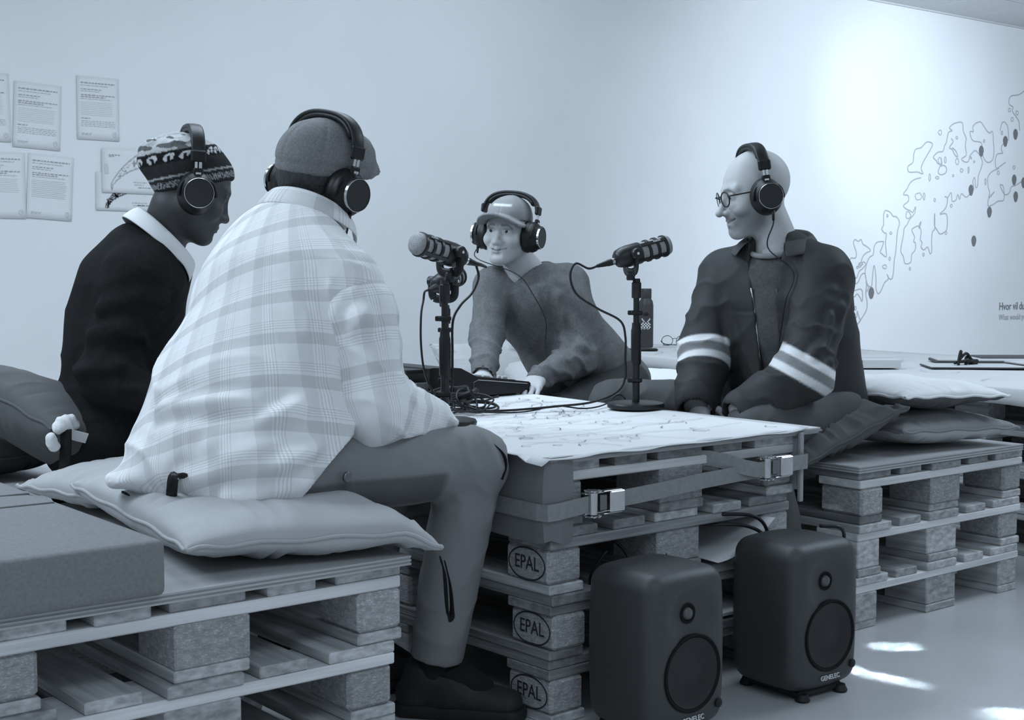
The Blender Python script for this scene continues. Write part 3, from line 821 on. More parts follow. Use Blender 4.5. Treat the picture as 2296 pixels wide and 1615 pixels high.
def pillow(name, ctr, ex, ey, up, T, label, m='canvas_light', m2=None, fn=None, n=56, B=.5, seed=0, pinch=.07, wr=.006, seam='seam', group=None, flatb=True, pexp=.42):
    """two inflated panels joined at a seam. ex, ey half extents, T half thickness above the seam, B*T below it"""
    ctr, ex, ey, up = [np.array(v, float) for v in (ctr, ex, ey, up)]; up = up / np.linalg.norm(up)
    a = np.sin(np.linspace(-math.pi / 2, math.pi / 2, n + 1))
    A, Bb = np.meshgrid(a, a, indexing='ij')
    def surf(sign):
        prof = (np.clip((1 - A ** 2), 0, 1) * np.clip(1 - Bb ** 2, 0, 1)) ** pexp
        fx = A * (1 - pinch * (1 - Bb ** 2)); fy = Bb * (1 - pinch * (1 - A ** 2))
        h = prof * T * (1 if sign > 0 else -B)
        P = ctr + fx[..., None] * ex + fy[..., None] * ey + h[..., None] * up
        P = P.reshape(-1, 3)
        # gather folds radiating from the corners and edges
        edge = np.maximum(np.abs(A), np.abs(Bb)).ravel(); along = np.where(np.abs(A) > np.abs(Bb), Bb, A).ravel()
        fold = np.sin(along * 27 + seed + 2.2 * np.sin(along * 11 + seed)) * np.clip((edge - .45) / .4, 0, 1) * np.clip((1 - edge) / .12, 0, 1)
        P += up * (wr * fold * (.6 + .4 * np.sin(along * 5 + seed)) + wr * .9 * vnoise(P, 16, seed) * (prof.ravel() > .02))[:, None]
        return P
    N = (n + 1) ** 2; q = np.arange(N).reshape(n + 1, n + 1)
    f = np.stack([q[:-1, :-1], q[1:, :-1], q[1:, 1:], q[:-1, 1:]], -1).reshape(-1, 4)
    t = thing(name, label, 'cushion', tuple(ctr), 0, group)
    rim = np.concatenate([q[:, 0], q[-1, 1:], q[-2::-1, -1], q[0, -2:0:-1]])
    Pt, Pb = surf(1), surf(-1)
    Pb[rim] = Pt[rim]
    if fn: Pt, Pb = fn(Pt), fn(Pb)
    mesh_np('top_panel', Pt - ctr, f, m, t)
    mesh_np('bottom_panel', Pb - ctr, f[:, ::-1].copy(), m2 or m, t)
    rp = Pt[rim] - ctr; rp = rp[::2] if len(rp) % 2 == 0 else rp[:-1:2]
    g = np.random.RandomState(seed + 5); w_ = .0025 * np.sin(np.arange(len(rp)) * 1.1 + seed)
    rp = rp + up * w_[:, None]
    MB().sweep([tuple(p) for p in rp], .0042, 6, closed=True).obj(seam, m, t, 'all')
    return t
def loop_strap(parent, pts, wd=.009, m='black_matte'):
    MB().sweep(spline(pts, 6), 1, 4, flat=(wd, .0015, (0, .5, 1))).obj('carry_loop', m, parent, 'all')

# front pillow, overhanging the bench on the right
def droop(P):
    P = P.copy()
    over = np.clip(P[:, 0] + .47, 0, 1); P[:, 2] -= over ** 1.5 * 1.1
    front = np.clip(-.12 - P[:, 1], 0, 1); P[:, 2] -= front * .25
    P[:, 2] -= .035 * np.exp(-(((P[:, 0] + .60) / .13) ** 2 + ((P[:, 1] - .36) / .22) ** 2))
    on = P[:, 0] < -.43
    P[on, 2] = np.maximum(P[on, 2], .4525)
    return P
pf = pillow('seat_pillow', (-.585, .275, .510), (.240, -.046, -.006), (.042, .370, .006), (.02, 0, 1), .068, 'light canvas pillow at the front bench corner, under the man in the plaid shirt', fn=droop, seed=3, B=.85, wr=.006, pexp=.33, pinch=.045)
c0 = np.array((-.585, .275, .510))
loop_strap(pf, [tuple(np.array(p) - c0) for p in ((-.386, -.132, .450), (-.382, -.142, .415), (-.377, -.142, .355), (-.371, -.140, .328), (-.362, -.138, .336), (-.366, -.138, .39), (-.380, -.140, .440))], .0075)
pillow('seat_pillow', (-.585, .76, .50), (.215, .03, .0), (-.03, .17, 0), (0, -.04, 1), .062, 'light canvas pillow lying between the plaid-shirted man and the black-sweatered man', seed=9, fn=lambda P: np.column_stack([P[:, 0], P[:, 1], np.maximum(P[:, 2], .4525)]), B=.7)
# foam mattress
mt = thing('foam_mattress', 'thick grey felt mattress at the front left corner of the bench', 'mattress', (-1.165, .34, .4525))
bm = bmesh.new(); bmesh.ops.create_cube(bm, size=1)
for v in bm.verts: v.co = (v.co.x * .46, v.co.y * .92, (v.co.z + .5) * .094)
bmesh.ops.bevel(bm, geom=list(bm.edges), offset=.014, segments=3, affect='EDGES', profile=.6)
bmesh.ops.subdivide_edges(bm, edges=[e for e in bm.edges if e.calc_length() > .08], cuts=14, use_grid_fill=True)
for v in bm.verts:
    if v.co.z > .05: v.co.z += .004 * math.sin(v.co.x * 9 + 1) * math.sin(v.co.y * 7) - .004 * math.exp(-((v.co.y - .16) / .03) ** 2) - .003 * math.exp(-((v.co.y - .02) / .02) ** 2)
me = bpy.data.meshes.new('foam_body'); bm.to_mesh(me); bm.free(); me.materials.append(MATS['mattress_felt'])
me.polygons.foreach_set('use_smooth', np.ones(len(me.polygons), bool)); obj_of('foam_body', me, mt)
e = MB()
for z in (.091,): e.sweep([(-.222, -.452, z), (.222, -.452, z), (.222, .452, z), (-.222, .452, z)], .0028, 6, closed=True)
e.obj('seam', 'mattress_felt', mt, True)
for yy in (.02, .155): MB().sweep([(-.22, yy, .0935), (.0, yy + .004, .0935), (.22, yy, .0935)], .0022, 6).obj('seam', 'mattress_felt', mt, True)

# big dark floor cushion leaning behind, corner towards the camera, with torn seam
cc = np.array((-.717, .975, .614)); e1 = np.array((-.075, .187, .072)) ; e2 = np.array((.195, -.005, -.080))
upv = np.cross(e2, e1); upv = upv / np.linalg.norm(upv); upv = upv if upv[2] > 0 else -upv
bc = cc + e1 + e2
dk = pillow('floor_cushion', tuple(bc), e1, e2, upv, .085, 'big dark grey cushion leaning behind the mattress, white stuffing at its torn corner', 'canvas_dark', B=1.35, seed=2, pinch=.03, wr=.009)
loc = lambda p: tuple(np.array(p) - bc)
sf = Field((-.80, .86, .54), (-.62, 1.02, .69), .004)
for p, r in (((-.700, .950, .630), .019), ((-.682, .952, .634), .015), ((-.715, .945, .618), .013), ((-.690, .948, .616), .014), ((-.670, .955, .622), .010)): sf.uni(ell(p, (r, r, r)), .012)
put_mesh('stuffing', sf, 'stuffing', dk, bc, None, lambda V, N: .0035 * vnoise(V, 150, 4), None, 1)
sf = Field((-.80, .86, .54), (-.62, 1.02, .69), .004)
for p, r in (((-.735, .935, .590), .015), ((-.728, .932, .575), .011), ((-.738, .930, .603), .009)): sf.uni(ell(p, (r, r, r)), .012)
put_mesh('stuffing', sf, 'stuffing', dk, bc, None, lambda V, N: .003 * vnoise(V, 150, 9), None, 1)
loop_strap(dk, [loc(p) for p in ((-.700, .935, .615), (-.705, .925, .58), (-.715, .91, .52), (-.72, .90, .468), (-.75, .89, .456))], .018)
tg = MB().box((-.022, -.0008, -.014), (.022, .0008, .014)); tg.obj('care_label', 'white_print', dk, loc=loc((-.672, .935, .598)), rot=(.5, .3, -.3))
pillow('floor_cushion', (-.80, 1.46, .512), (.22, .0, 0), (0, .20, 0), (0, 0, 1), .07, 'flat dark cushion lying at the left edge behind the mattress', 'canvas_black', B=.9, seed=5)
pillow('seat_pillow', (-.42, 1.89, .545), (.15, .0, 0), (0, .16, 0), (0, 0, 1), .06, 'pale cushion just visible behind the back of the black sweater', 'canvas_light', B=.9, seed=6)

# right bench cushions
def rest(z0):
    def f(P):
        P = P.copy(); P[:, 2] = np.maximum(P[:, 2], z0); return P
    return f
pillow('seat_pillow', (1.715, .335, .512), (.25, -.03, -.008), (.01, .21, .0), (0, 0, 1), .055, 'grey cushion with pale underside, lower of two stacked on the right bench', 'canvas_grey', 'canvas_light', fn=rest(.4525), B=1.0, seed=12, pinch=.05)
pillow('seat_pillow', (1.685, .34, .612), (.22, -.03, -.008), (.0, .21, .0), (0, 0, 1), .05, 'white cushion with dark underside, on top of the stack on the right bench', 'canvas_white', 'canvas_dark', B=.9, seed=14, pinch=.05, wr=.008)
pillow('seat_pillow', (1.235, .365, .522), (.185, -.038, .071), (-.025, .195, 0), (-.2, 0, 1), .05, 'crumpled charcoal cushion under the man in the dark work jacket', 'canvas_dark', fn=rest(.4525), B=1.0, seed=15, pinch=.04, wr=.014)
pillow('seat_pillow', (1.50, 2.20, .575), (.2, -.02, 0), (.0, .07, .11), (0, -1, .5), .07, 'pale cushion propped up left of the person in the grey sweater', 'canvas_light', B=.8, seed=17)
pillow('seat_pillow', (1.74, 1.94, .545), (.25, -.1, 0), (.08, .2, .03), (0, 0, 1), .075, 'light grey cushion right of the grey sweater, behind the microphone pole', 'canvas_light', B=1.0, seed=18, fn=rest(.4525))
pillow('seat_pillow', (1.79, 1.50, .535), (.2, -.13, 0), (.1, .18, .02), (0, 0, 1), .07, 'bright white cushion between the grey sweater and the work jacket', 'canvas_white', B=1.0, seed=19, fn=rest(.4525), wr=.008)

# ------------------------------------------------------------------ white covered table in the background
for k in range(4):
    for (x, y) in ((2.40, -.0), (2.52, 1.30)):
        pallet(x, y, .144 * k, D1(-5), 'wooden pallet, %s %s stack under the white covered background table' % (['lowest in the', 'second from the floor in the', 'third from the floor in the', 'topmost in the'][k], 'near' if y < 1 else 'far'), 'pallets of the background table', old=.3)
wt = thing('table_cover', 'white paper cover over the long background table at the right', 'cover', (2.9, 1.3, .58))
q = [(2.20, -.25), (3.62, -.25), (3.56, 2.88), (2.53, 2.88)]
NX, NY = 30, 60; V = []; Fq = []
for j in range(NY + 1):
    for i in range(NX + 1):
        a, b = i / NX, j / NY
        x = (q[0][0] * (1 - a) + q[1][0] * a) * (1 - b) + (q[3][0] * (1 - a) + q[2][0] * a) * b
        y = (q[0][1] * (1 - a) + q[1][1] * a) * (1 - b) + (q[3][1] * (1 - a) + q[2][1] * a) * b
        V.append((x - 2.9, y - 1.3, .014 + .002 * math.sin(x * 9) * math.sin(y * 7)))
for j in range(NY):
    for i in range(NX): k = j * (NX + 1) + i; Fq.append((k, k + 1, k + NX + 2, k + NX + 1))
nb = len(V)
for j in range(NY + 1):
    x, y, z = V[j * (NX + 1)]
    for s, (dx, dz) in enumerate(((-.008, -.006), (-.012, -.03), (-.013 - .004 * math.sin(j * .9), -.062 - .006 * math.sin(j * .37)))): V.append((x + dx, y, z + dz))
for j in range(NY):
    a = nb + j * 3; A0 = j * (NX + 1); A1 = A0 + NX + 1
    Fq += [(A0, A1, a + 3, a), (a, a + 3, a + 4, a + 1), (a + 1, a + 4, a + 5, a + 2)]
o = mesh_np('cover_sheet', V, np.array(Fq)[:, ::-1].copy() if False else np.array(Fq), 'white_cloth', wt); sm = o.modifiers.new('thickness', 'SOLIDIFY'); sm.thickness = .002
ik = MB(); R = random.Random(11)
for _ in range(40):
    x, y, an = R.uniform(-.5, .4), R.uniform(-1.4, 1.3), R.uniform(0, 6)
    pts = []
    for _k in range(R.randint(5, 16)): pts.append((x, y)); an += R.uniform(-.8, .8); x += .02 * math.cos(an); y += .02 * math.sin(an)
    ribbon(ik, pts, .004, Matrix.Translation((0, 0, .0185)))
tag(ik.obj('ink_drawing', 'print_mid', wt), kind='stuff')
ZB = .5985
def onb(x, y): return (x, y, ZB)
# water bottle
bt = thing('water_bottle', 'dark water bottle with white checker print on the background table', 'bottle', onb(2.832, 2.649))
MB().lathe([(.030, 0), (.035, .003), (.036, .01), (.036, .205), (.033, .225), (.026, .236), (.025, .24)], 28).obj('bottle_body', 'bottle_paint', bt, True)
MB().lathe([(.0255, .24), (.0265, .243), (.0265, .282), (.024, .287)], 24).obj('bottle_cap', 'bottle_paint', bt, True)
cdir = Vector((-1.92 - 2.832, -2.282 - 2.649, 0)).normalized(); cs = Vector((-cdir.y, cdir.x, 0))
def onbottle(u, z): a = u / .0366; return Vector((cdir.x * math.cos(a) + cs.x * math.sin(a), cdir.y * math.cos(a) + cs.y * math.sin(a), 0)) * .0366 + Vector((0, 0, z))
pm = MB()
def bq(u0, z0, u1, z1): pm.add([onbottle(u0, z0), onbottle(u1, z0), onbottle(u1, z1), onbottle(u0, z1)], [(0, 1, 2, 3)])
for r in range(4):
    for c in range(7):
        if (r + c) % 2 == 0: bq(-.025 + c * .007, .098 + r * .0065, -.018 + c * .007, .1045 + r * .0065)
for c in range(6): bq(-.024 + c * .008, .089 + (c % 2) * .003, -.021 + c * .008, .098)
for s in (-1, 1):
    for k in range(3): bq(s * (.009 + .005 * k) - .003, .126 + .005 * k, s * (.009 + .005 * k) + .003, .131 + .006 * k)
pm.obj('checker_print', 'white_print', bt)
pm = MB()
for k in range(7):
    a = math.radians(-60 + k * 20); pm.add([onbottle(.008 * math.sin(a) - .002, .150 + .008 * math.cos(a)), onbottle(.008 * math.sin(a) + .002, .150 + .008 * math.cos(a)), onbottle(.024 * math.sin(a) + .002, .150 + .024 * math.cos(a)), onbottle(.024 * math.sin(a) - .002, .150 + .024 * math.cos(a))], [(0, 1, 2, 3)])
pm.obj('ray_print', 'black_matte', bt)
# eyeglasses lying on the table
eg = thing('eyeglasses', 'folded wire-rimmed eyeglasses lying beside the water bottle', 'glasses', onb(3.0, 2.62), D1(-38))
for s in (-1, 1):
    MB().sweep([(s * .036 + .027 * math.cos(a * math.pi / 10), .004 * math.sin(a), .030 + .024 * math.sin(a * math.pi / 10)) for a in range(20)], .0016, 6, closed=True).obj('rim', 'black_metal', eg, 'all')
    MB().lathe([(.0255, -.0006), (.0255, .0006)], 20, frame((s * .036, 0, .030), (1, 0, 0), (0, 0, .9), (0, -1, 0))).obj('lens', 'glass_lens', eg, True)
    MB().sweep(spline([(s * .064, 0, .03), (s * .062, .03, .022), (s * .03, .055, .008), (-s * .05, .06, .004)], 5), .0017, 6).obj('temple', 'black_metal', eg, 'all')
MB().sweep(spline([(-.010, 0, .038), (0, -.003, .041), (.010, 0, .038)], 4), .0015, 6).obj('bridge', 'black_metal', eg, 'all')
o = MB().box((-.06, -.035, 0), (.06, .035, .055), .018).obj('glasses_case', 'black_plastic', None, True, onb(2.58, 2.06), (0, 0, D1(-35))); tag(o, 'black glasses case in front of the eyeglasses, beside a jacket sleeve', 'case')
o = MB().box((-.075, -.036, 0), (.075, .036, .009), .003).obj('phone', 'black_plastic', None, True, onb(2.66, 2.50), (0, 0, D1(-38))); tag(o, 'black phone lying on the background table left of the bottle', 'phone')
o = MB().lathe([(.032, 0), (.036, .004), (.043, .034), (.041, .034), (.034, .006), (.0, .005)], 24, cap=False).obj('glass_bowl', 'glass_lens', None, True, onb(2.72, 2.62)); tag(o, 'shallow clear glass bowl behind the phone', 'bowl')
# boxes and papers on its right half
bx = thing('cardboard_box', 'flat white box with a dark end beside the work jacket', 'box', onb(2.62, 1.20), D1(-38))
MB().box((-.02, -.09, 0), (.13, .09, .033), .002).obj('box_body', 'box_card', bx); MB().box((-.115, -.09, 0), (-.0205, .09, .032), .002).obj('box_end', 'dark_card', bx)
MB().box((-.02, .02, .033), (.13, .095, .0355)).obj('box_flap', 'box_card', bx)
tb = thing('picture_frame', 'thin white board with dark edge lying flat on the background table', 'board', onb(2.95, .91), D1(-42))
MB().box((-.19, -.10, 0), (.19, .10, .004)).obj('dark_edge', 'dark_card', tb); MB().box((-.188, -.098, .004), (.188, .098, .0075), .001).obj('board_face', 'box_card', tb)
tb = thing('picture_frame', 'second thin board behind the tangled black clips, tilted', 'board', onb(3.22, 1.05), D1(-45))
MB().box((-.20, -.10, 0), (.20, .10, .010), .001).obj('dark_edge', 'dark_card', tb); MB().box((-.196, -.098, .010), (.196, .098, .016), .001).obj('board_face', 'box_card', tb)
tb = thing('picture_frame', 'dark-edged board at the right end of the background table, cut by the frame', 'board', onb(3.2, .70), D1(-30))
MB().box((-.16, -.14, 0), (.16, .14, .012), .002).obj('dark_edge', 'dark_card', tb); MB().box((-.155, -.135, .012), (.155, .135, .018), .001).obj('board_face', 'box_card', tb)
o = MB().box((-.18, -.08, 0), (.18, .08, .022), .004).obj('dark_folder', 'dark_card', None, False, onb(3.38, .98), (0, 0, D1(-40))); tag(o, 'dark folder at the far right edge of the background table', 'folder')
cp = thing('headset_clip', 'tangle of small black clips standing on the thin white board', 'clip', (2.93, .935, ZB + .008))
for k, pts in enumerate((((-.05, 0, 0), (-.045, 0, .03), (-.035, 0, .055), (-.02, .01, .03)), ((-.03, .01, .02), (0, .0, .045), (.03, 0, .025), (.05, 0, .005)), ((-.05, .02, .008), (0, -.01, .018), (.05, 0, .010)), ((0, 0, .0), (.02, .01, .03), (.07, .01, .012)))):
    MB().sweep(spline(pts, 5), .006, 6).obj('clip_arm', 'black_plastic', cp, 'all')
MB().box((.03, -.012, .0), (.075, .02, .02), .005).obj('clip_body', 'black_plastic', cp)
# ------------------------------------------------------------------ notices and mural on the wall
YW = WALL_Y - .0025
def wallM(x, z, rot=0., lift=0.):
    return frame((x, YW - lift, z), (math.cos(rot), 0, math.sin(rot)), (-math.sin(rot), 0, math.cos(rot)), (0, -1, 0))
def dashes(mb, x0, y0, x1, h, R, gap=.3):
    x = x0
    while x < x1:
        wd = R.uniform(.006, .018); e = min(x + wd, x1)
        mb.add([(x, y0 - h / 2, .0005), (e, y0 - h / 2, .0005), (e, y0 + h / 2, .0005), (x, y0 + h / 2, .0005)], [(0, 1, 2, 3)]); x += wd + .004 + .004 * gap
def notice(x, z, w_, h_, rot, label, R, style=0, lift=0.):
    t = thing('wall_notice', label, 'notice', (0, 0, 0), 0, 'notices on the wall'); t.matrix_world = wallM(x, z, rot, lift)
    n = 8; V = []; Fq = []
    for j in range(n + 1):
        for i in range(n + 1):
            a, b = i / n - .5, j / n - .5
            V.append((a * w_, b * h_, .0012 + .006 * max(0, -b - .25) ** 1.5 * 2 + .003 * (abs(a) * 2) ** 4 * (.5 - b) * .4))
    for j in range(n):
        for i in range(n): q_ = j * (n + 1) + i; Fq.append((q_, q_ + 1, q_ + n + 2, q_ + n + 1))
    o = mesh_np('paper_sheet', V, np.array(Fq), 'wall_print_paper', t); sm = o.modifiers.new('thickness', 'SOLIDIFY'); sm.thickness = .0006
    L_, Rr = -w_ / 2 + .02, w_ / 2 - .02; d, l = MB(), MB(); T_ = lambda mb, nm, m: (tag(mb.obj(nm, m, t, loc=(0, 0, .0042)), kind='stuff'))
    if style < 3:
        y = h_ / 2 - .03
        dashes(d, L_, y, Rr, .0048, R); y -= .012; dashes(l, L_, y, Rr - .03, .003, R); y -= .018
        dashes(d, L_, y, L_ + .1, .003, R); y -= .009; dashes(l, L_, y, L_ + .09, .003, R); y -= .018
        dashes(d, L_, y, Rr, .0038, R); y -= .009; dashes(d, L_, y, L_ + .12, .0035, R); y -= .009; dashes(l, L_, y, Rr - .02, .003, R); y -= .016
        hw = MB()
        for k in range(8 if style != 2 else 10):
            pts = []; xx = L_
            while xx < Rr - (R.random() * .02): pts.append((xx, y + .0028 * math.sin(xx * 900 + k) * R.uniform(.3, 1))); xx += .0028
            ribbon(hw, pts, .0011 if style != 2 else .0015); y -= .0085
        T_(hw, 'handwriting', 'print_light')
        if style == 0:
            y -= .008; dashes(d, L_, y, L_ + .045, .0032, R); y -= .012
            for k in range(4): dashes(l, L_, y, Rr, .0022, R); y -= .008
        dashes(l, L_, -h_ / 2 + .03, L_ + .05, .003, R); dashes(l, L_, -h_ / 2 + .024, L_ + .045, .003, R)
        em = MB(); r = .009
        ribbon(em, [(Rr - .005 + r * math.sin(a) * (1 if math.cos(a) > -.4 else .6), -h_ / 2 + .03 + r * 1.15 * math.cos(a) * (1 if math.cos(a) > -.2 else 1.35)) for a in [k * math.pi / 8 for k in range(16)]], .0014, None, True)
        ribbon(em, [(Rr - .008, -h_ / 2 + .033), (Rr - .005, -h_ / 2 + .027), (Rr - .001, -h_ / 2 + .036)], .0014)
        T_(em, 'small_emblem', 'print_mid')
        T_(d, 'printed_heading', 'print_heading'); T_(l, 'printed_text', 'print_body')
    else:
        # small outline map of a long northern coast
        mp_ = MB(); K = 30
        for side in (0, 1):
            for s in range(2):
                pts = []
                for k in range(K * 3):
                    a = k / (K * 3 - 1); bx_, by_ = -w_ * .35 + w_ * .62 * a, -h_ * .42 + h_ * .78 * a ** .55
                    off = (.006 + .03 * a) * (1 if side else -1)
                    pts.append((bx_ + off * .3 + R.uniform(-.004, .004), by_ - off + R.uniform(-.006, .006) * (1 if s else .7)))
                ribbon(mp_, pts, .0012 if style == 3 else .0022)
        for k in range(60 if style == 4 else 25):
            a = R.random(); bx_, by_ = -w_ * .35 + w_ * .62 * a, -h_ * .42 + h_ * .78 * a ** .55
            if style == 4 and a > .45: continue
            ribbon(mp_, [(bx_ + R.uniform(-.01, .01), by_ + R.uniform(-.016, .016)) for _ in range(4)], .0016 if style == 3 else .004)
        T_(mp_, 'coast_map', 'print_mid' if style == 3 else 'print_dark')
        dashes(d, L_ + .015, h_ / 2 - .03, L_ + .075, .0045, R); dashes(d, L_ + .015, h_ / 2 - .037, L_ + .04, .0045, R)
        dashes(l, w_ * .02, -.05, w_ * .25, .004, R); dashes(l, w_ * .04, -.062, w_ * .2, .004, R)
        dashes(d, w_ * .1, -h_ / 2 + .03, w_ * .4, .004, R)
        T_(d, 'printed_heading', 'print_heading'); T_(l, 'printed_text', 'print_body')
        if style == 3:
            sd = MB(); ribbon(sd, [(-w_ * .44, .03), (-w_ * .42, -.015)], .018); T_(sd, 'grey_swatch', 'print_light')
    return t
R = random.Random(21)
notice(.2215, 1.717, .21, .31, .016, 'printed sheet at the left edge, topmost row, cut by the frame', R)
notice(.453, 1.690, .222, .302, -.045, 'printed sheet in the upper row, second from the left, tilted clockwise', R)
notice(.7465, 1.744, .208, .298, -.004, 'highest printed sheet, the rightmost of the upper row on the wall', R)
notice(.279, 1.365, .222, .303, .0, 'printed sheet in the lower row at the left edge of the picture', R, 1)
notice(.506, 1.362, .216, .300, -.060, 'sheet with handwriting lines in the lower row, right beside the map notices', R, 2)
notice(.902, 1.352, .350, .184, -.01, 'landscape sheet with a dark coast map, lower of the two behind the knitted hat', R, 4)
notice(.910, 1.452, .305, .212, -.008, 'landscape sheet with a pale coast map, upper of the two behind the knitted hat', R, 3, .004)
# wall mural: coast outline, islands and drop-shaped markers, millimetres on the wall (x, z)
MURAL = [[(6384,940),(6415,992),(6446,1046),(6500,1049),(6510,1088),(6476,1156),(6493,1184),(6530,1171),(6563,1185),(6586,1151),(6642,1130),(6676,1103),(6632,1089),(6588,1061),(6567,1019),(6535,985),(6564,985),(6589,1019),(6623,1005),(6586,971),(6547,950),(6522,909),(6494,895),(6461,902),(6457,881),(6505,860),(6538,874),(6570,922),(6609,936),(6626,908),(6638,852),(6661,838),(6640,797)],[(6832,1174),(6753,1166),(6720,1131),(6710,1075),(6666,1054),(6634,1005),(6618,936),(6649,852),(6695,838),(6704,894),(6719,991),(6736,963),(6749,893),(6751,823),(6775,784),(6809,801),(6852,864),(6897,892),(6880,928),(6909,895),(6943,895),(6960,949),(6967,1034),(6983,1097),(6992,1190),(7002,1260),(7023,1317),(6987,1359),(6941,1365),(6905,1393),(6848,1405),(6826,1370),(6828,1300),(6806,1265),(6841,1237),(6864,1230),(6855,1160),(6869,1062),(6812,1082),(6793,1096),(6821,1139),(6832,1174)],[(7283,1666),(7201,1649),(7142,1618),(7109,1575),(7063,1531),(7122,1525),(7128,1483),(7066,1446),(7114,1419),(7149,1412),(7185,1399),(7219,1443),(7209,1392),(7151,1348),(7117,1305),(7083,1276),(7073,1219),(7052,1148),(7046,1098),(7078,1062),(7103,1008),(7173,1020),(7183,1077),(7225,1113),(7228,1163),(7204,1178),(7215,1214),(7177,1263),(7212,1285),(7260,1296),(7272,1279),(7294,1330),(7271,1300),(7297,1258),(7287,1193),(7312,1171),(7301,1135),(7338,1114),(7385,1136),(7416,1085),(7440,1107),(7433,1180),(7442,1253),(7471,1282),(7467,1398),(7465,1311),(7503,1268),(7541,1239),(7602,1255),(7634,1292),(7622,1394),(7536,1392),(7584,1423),(7620,1460),(7630,1519),(7593,1532)],[(7630,1519),(7679,1564),(7694,1499),(7744,1508),(7767,1552),(7794,1516),(7818,1561),(7883,1534),(7945,1573),(7983,1604),(7968,1663),(7993,1693),(8008,1620),(8034,1628),(8044,1710),(8093,1802),(8077,1854),(8010,1903),(7972,1901),(7921,1861),(7898,1816),(7846,1813),(7808,1834),(7870,1866),(7855,1939),(7865,1999),(7825,2048),(7810,2113),(7759,2117),(7684,2098),(7636,2066),(7674,2046),(7625,2029),(7602,1955),(7579,1925),(7556,1880),(7494,1870),(7435,1831),(7472,1804),(7497,1783),(7547,1778),(7533,1821)],[(7989,2124),(8053,2138),(8093,2116),(8147,2074),(8188,2058),(8227,2071),(8243,1989),(8255,1915),(8236,1846),(8171,1821),(8117,1848),(8088,1906),(8073,1973),(7968,1982),(7929,2010),(7914,2053),(7960,2056),(7951,2092),(7989,2124)],[(8333,2085),(8358,2147),(8398,2157),(8439,2129),(8455,2077),(8458,2024),(8418,1999),(8365,1966),(8361,1928),(8381,1906),(8301,1894),(8276,1840),(8292,1781),(8345,1798),(8425,1835)],[(8332,1782),(8227,1748),(8176,1700),(8184,1625),(8207,1581),(8196,1535),(8273,1591),(8196,1535),(8190,1475),(8251,1484),(8330,1516),(8411,1529),(8401,1633),(8351,1646),(8422,1573),(8490,1590),(8515,1637),(8583,1654),(8665,1688),(8762,1723)],[(8813,2453),(8669,2427),(8633,2409),(8579,2390),(8483,2375),(8452,2342),(8459,2305),(8515,2286),(8502,2255),(8559,2213),(8602,2177),(8619,2102)],[(6410,744),(6434,675),(6479,619),(6523,611),(6533,659),(6544,631),(6568,596),(6600,616),(6643,671),(6646,727),(6629,783),(6638,852)],[(6415,579),(6469,564),(6535,562),(6579,596)],[(6536,555),(6514,521),(6494,466),(6451,426),(6430,385)],[(6463,799),(6507,812),(6573,818),(6591,783),(6586,728),(6563,756),(6529,784),(6497,764),(6468,771),(6463,799)],[(7183,1833),(7205,1877),(7276,1895),(7346,1941),(7419,1931),(7396,1887),(7315,1797),(7281,1738),(7306,1696),(7234,1707),(7128,1703),(7115,1745),(7173,1776),(7183,1833)],[(7663,1987),(7689,1960),(7641,1913),(7679,1901),(7718,1859),(7756,1846),(7730,1889),(7679,1915)],[(7523,1763),(7572,1772),(7610,1752),(7599,1715),(7537,1698),(7500,1718),(7523,1763)]]
ISLANDS = [(7514,2023,22,21),(7590,1816,12,29),(7521,1806,25,26),(7811,1743,20,15),(7905,1752,10,26),(7738,1995,13,11),(8111,1990,11,12),(8361,2068,13,15),(8321,1744,16,15),(8143,1666,10,27),(7252,1522,43,31),(7463,1500,12,12),(7682,1462,15,13),(7489,1674,25,10),(7392,1671,12,29),(7127,1376,33,28),(7620,1248,13,13),(7332,1078,12,13),(7163,969,10,12),(6849,984,27,15),(6909,1045,11,13),(6872,1367,9,12),(6917,1237,14,10),(6563,1005,27,11),(6524,980,9,9),(6447,851,11,9),(6510,680,11,16),(6525,541,11,12),(8461,2260,16,16),(8571,2244,22,18),(8505,2186,19,18),(8549,1799,17,15),(7935,1847,10,9),(7980,1819,10,8),(7750,1809,23,29),(7324,1524,12,28),(7699,1697,10,9)]
PINS = [(8557,2071),(8412,2006),(8075,1910),(7945,1595),(8208,1427),(7999,1192),(8554,1699),(8582,1562),(6694,792),(8693,1681)]
mu = thing('wall_mural', 'large outline map of a jagged coastline drawn on the wall behind the work jacket', 'mural', (7.4, WALL_Y - .0004, 1.4))
MWL = frame((0, 0, 0), (1, 0, 0), (0, 0, 1), (0, -1, 0))
def wig2(pts):
    P_ = [Vector((x / 1000 - 7.4, z / 1000 - 1.4, 0)) for x, z in pts]
    return [(p.x, p.y) for p in spline(P_, 4)]
for li, l in enumerate(MURAL):
    mb = MB(); ribbon(mb, wig2(l), .010 if len(l) > 6 else .015, MWL, False, 4e-6); mb.obj('coastline', 'print_mid', mu, loc=(0, -.0002 - .00005 * li, 0))
for x, z, a, b in ISLANDS:
    mb = MB(); R_ = random.Random(x + z)
    pts = [(x / 1000 - 7.4 + a / 1000 * math.cos(k * math.pi / 6) * R_.uniform(.75, 1.1), z / 1000 - 1.4 + b / 1000 * math.sin(k * math.pi / 6) * R_.uniform(.75, 1.1)) for k in range(12)]
    ribbon(mb, pts, .008, MWL, True); mb.obj('island_outline', 'print_mid', mu, loc=(0, -.0011, 0))
mat('marker_grey', .17, .9)
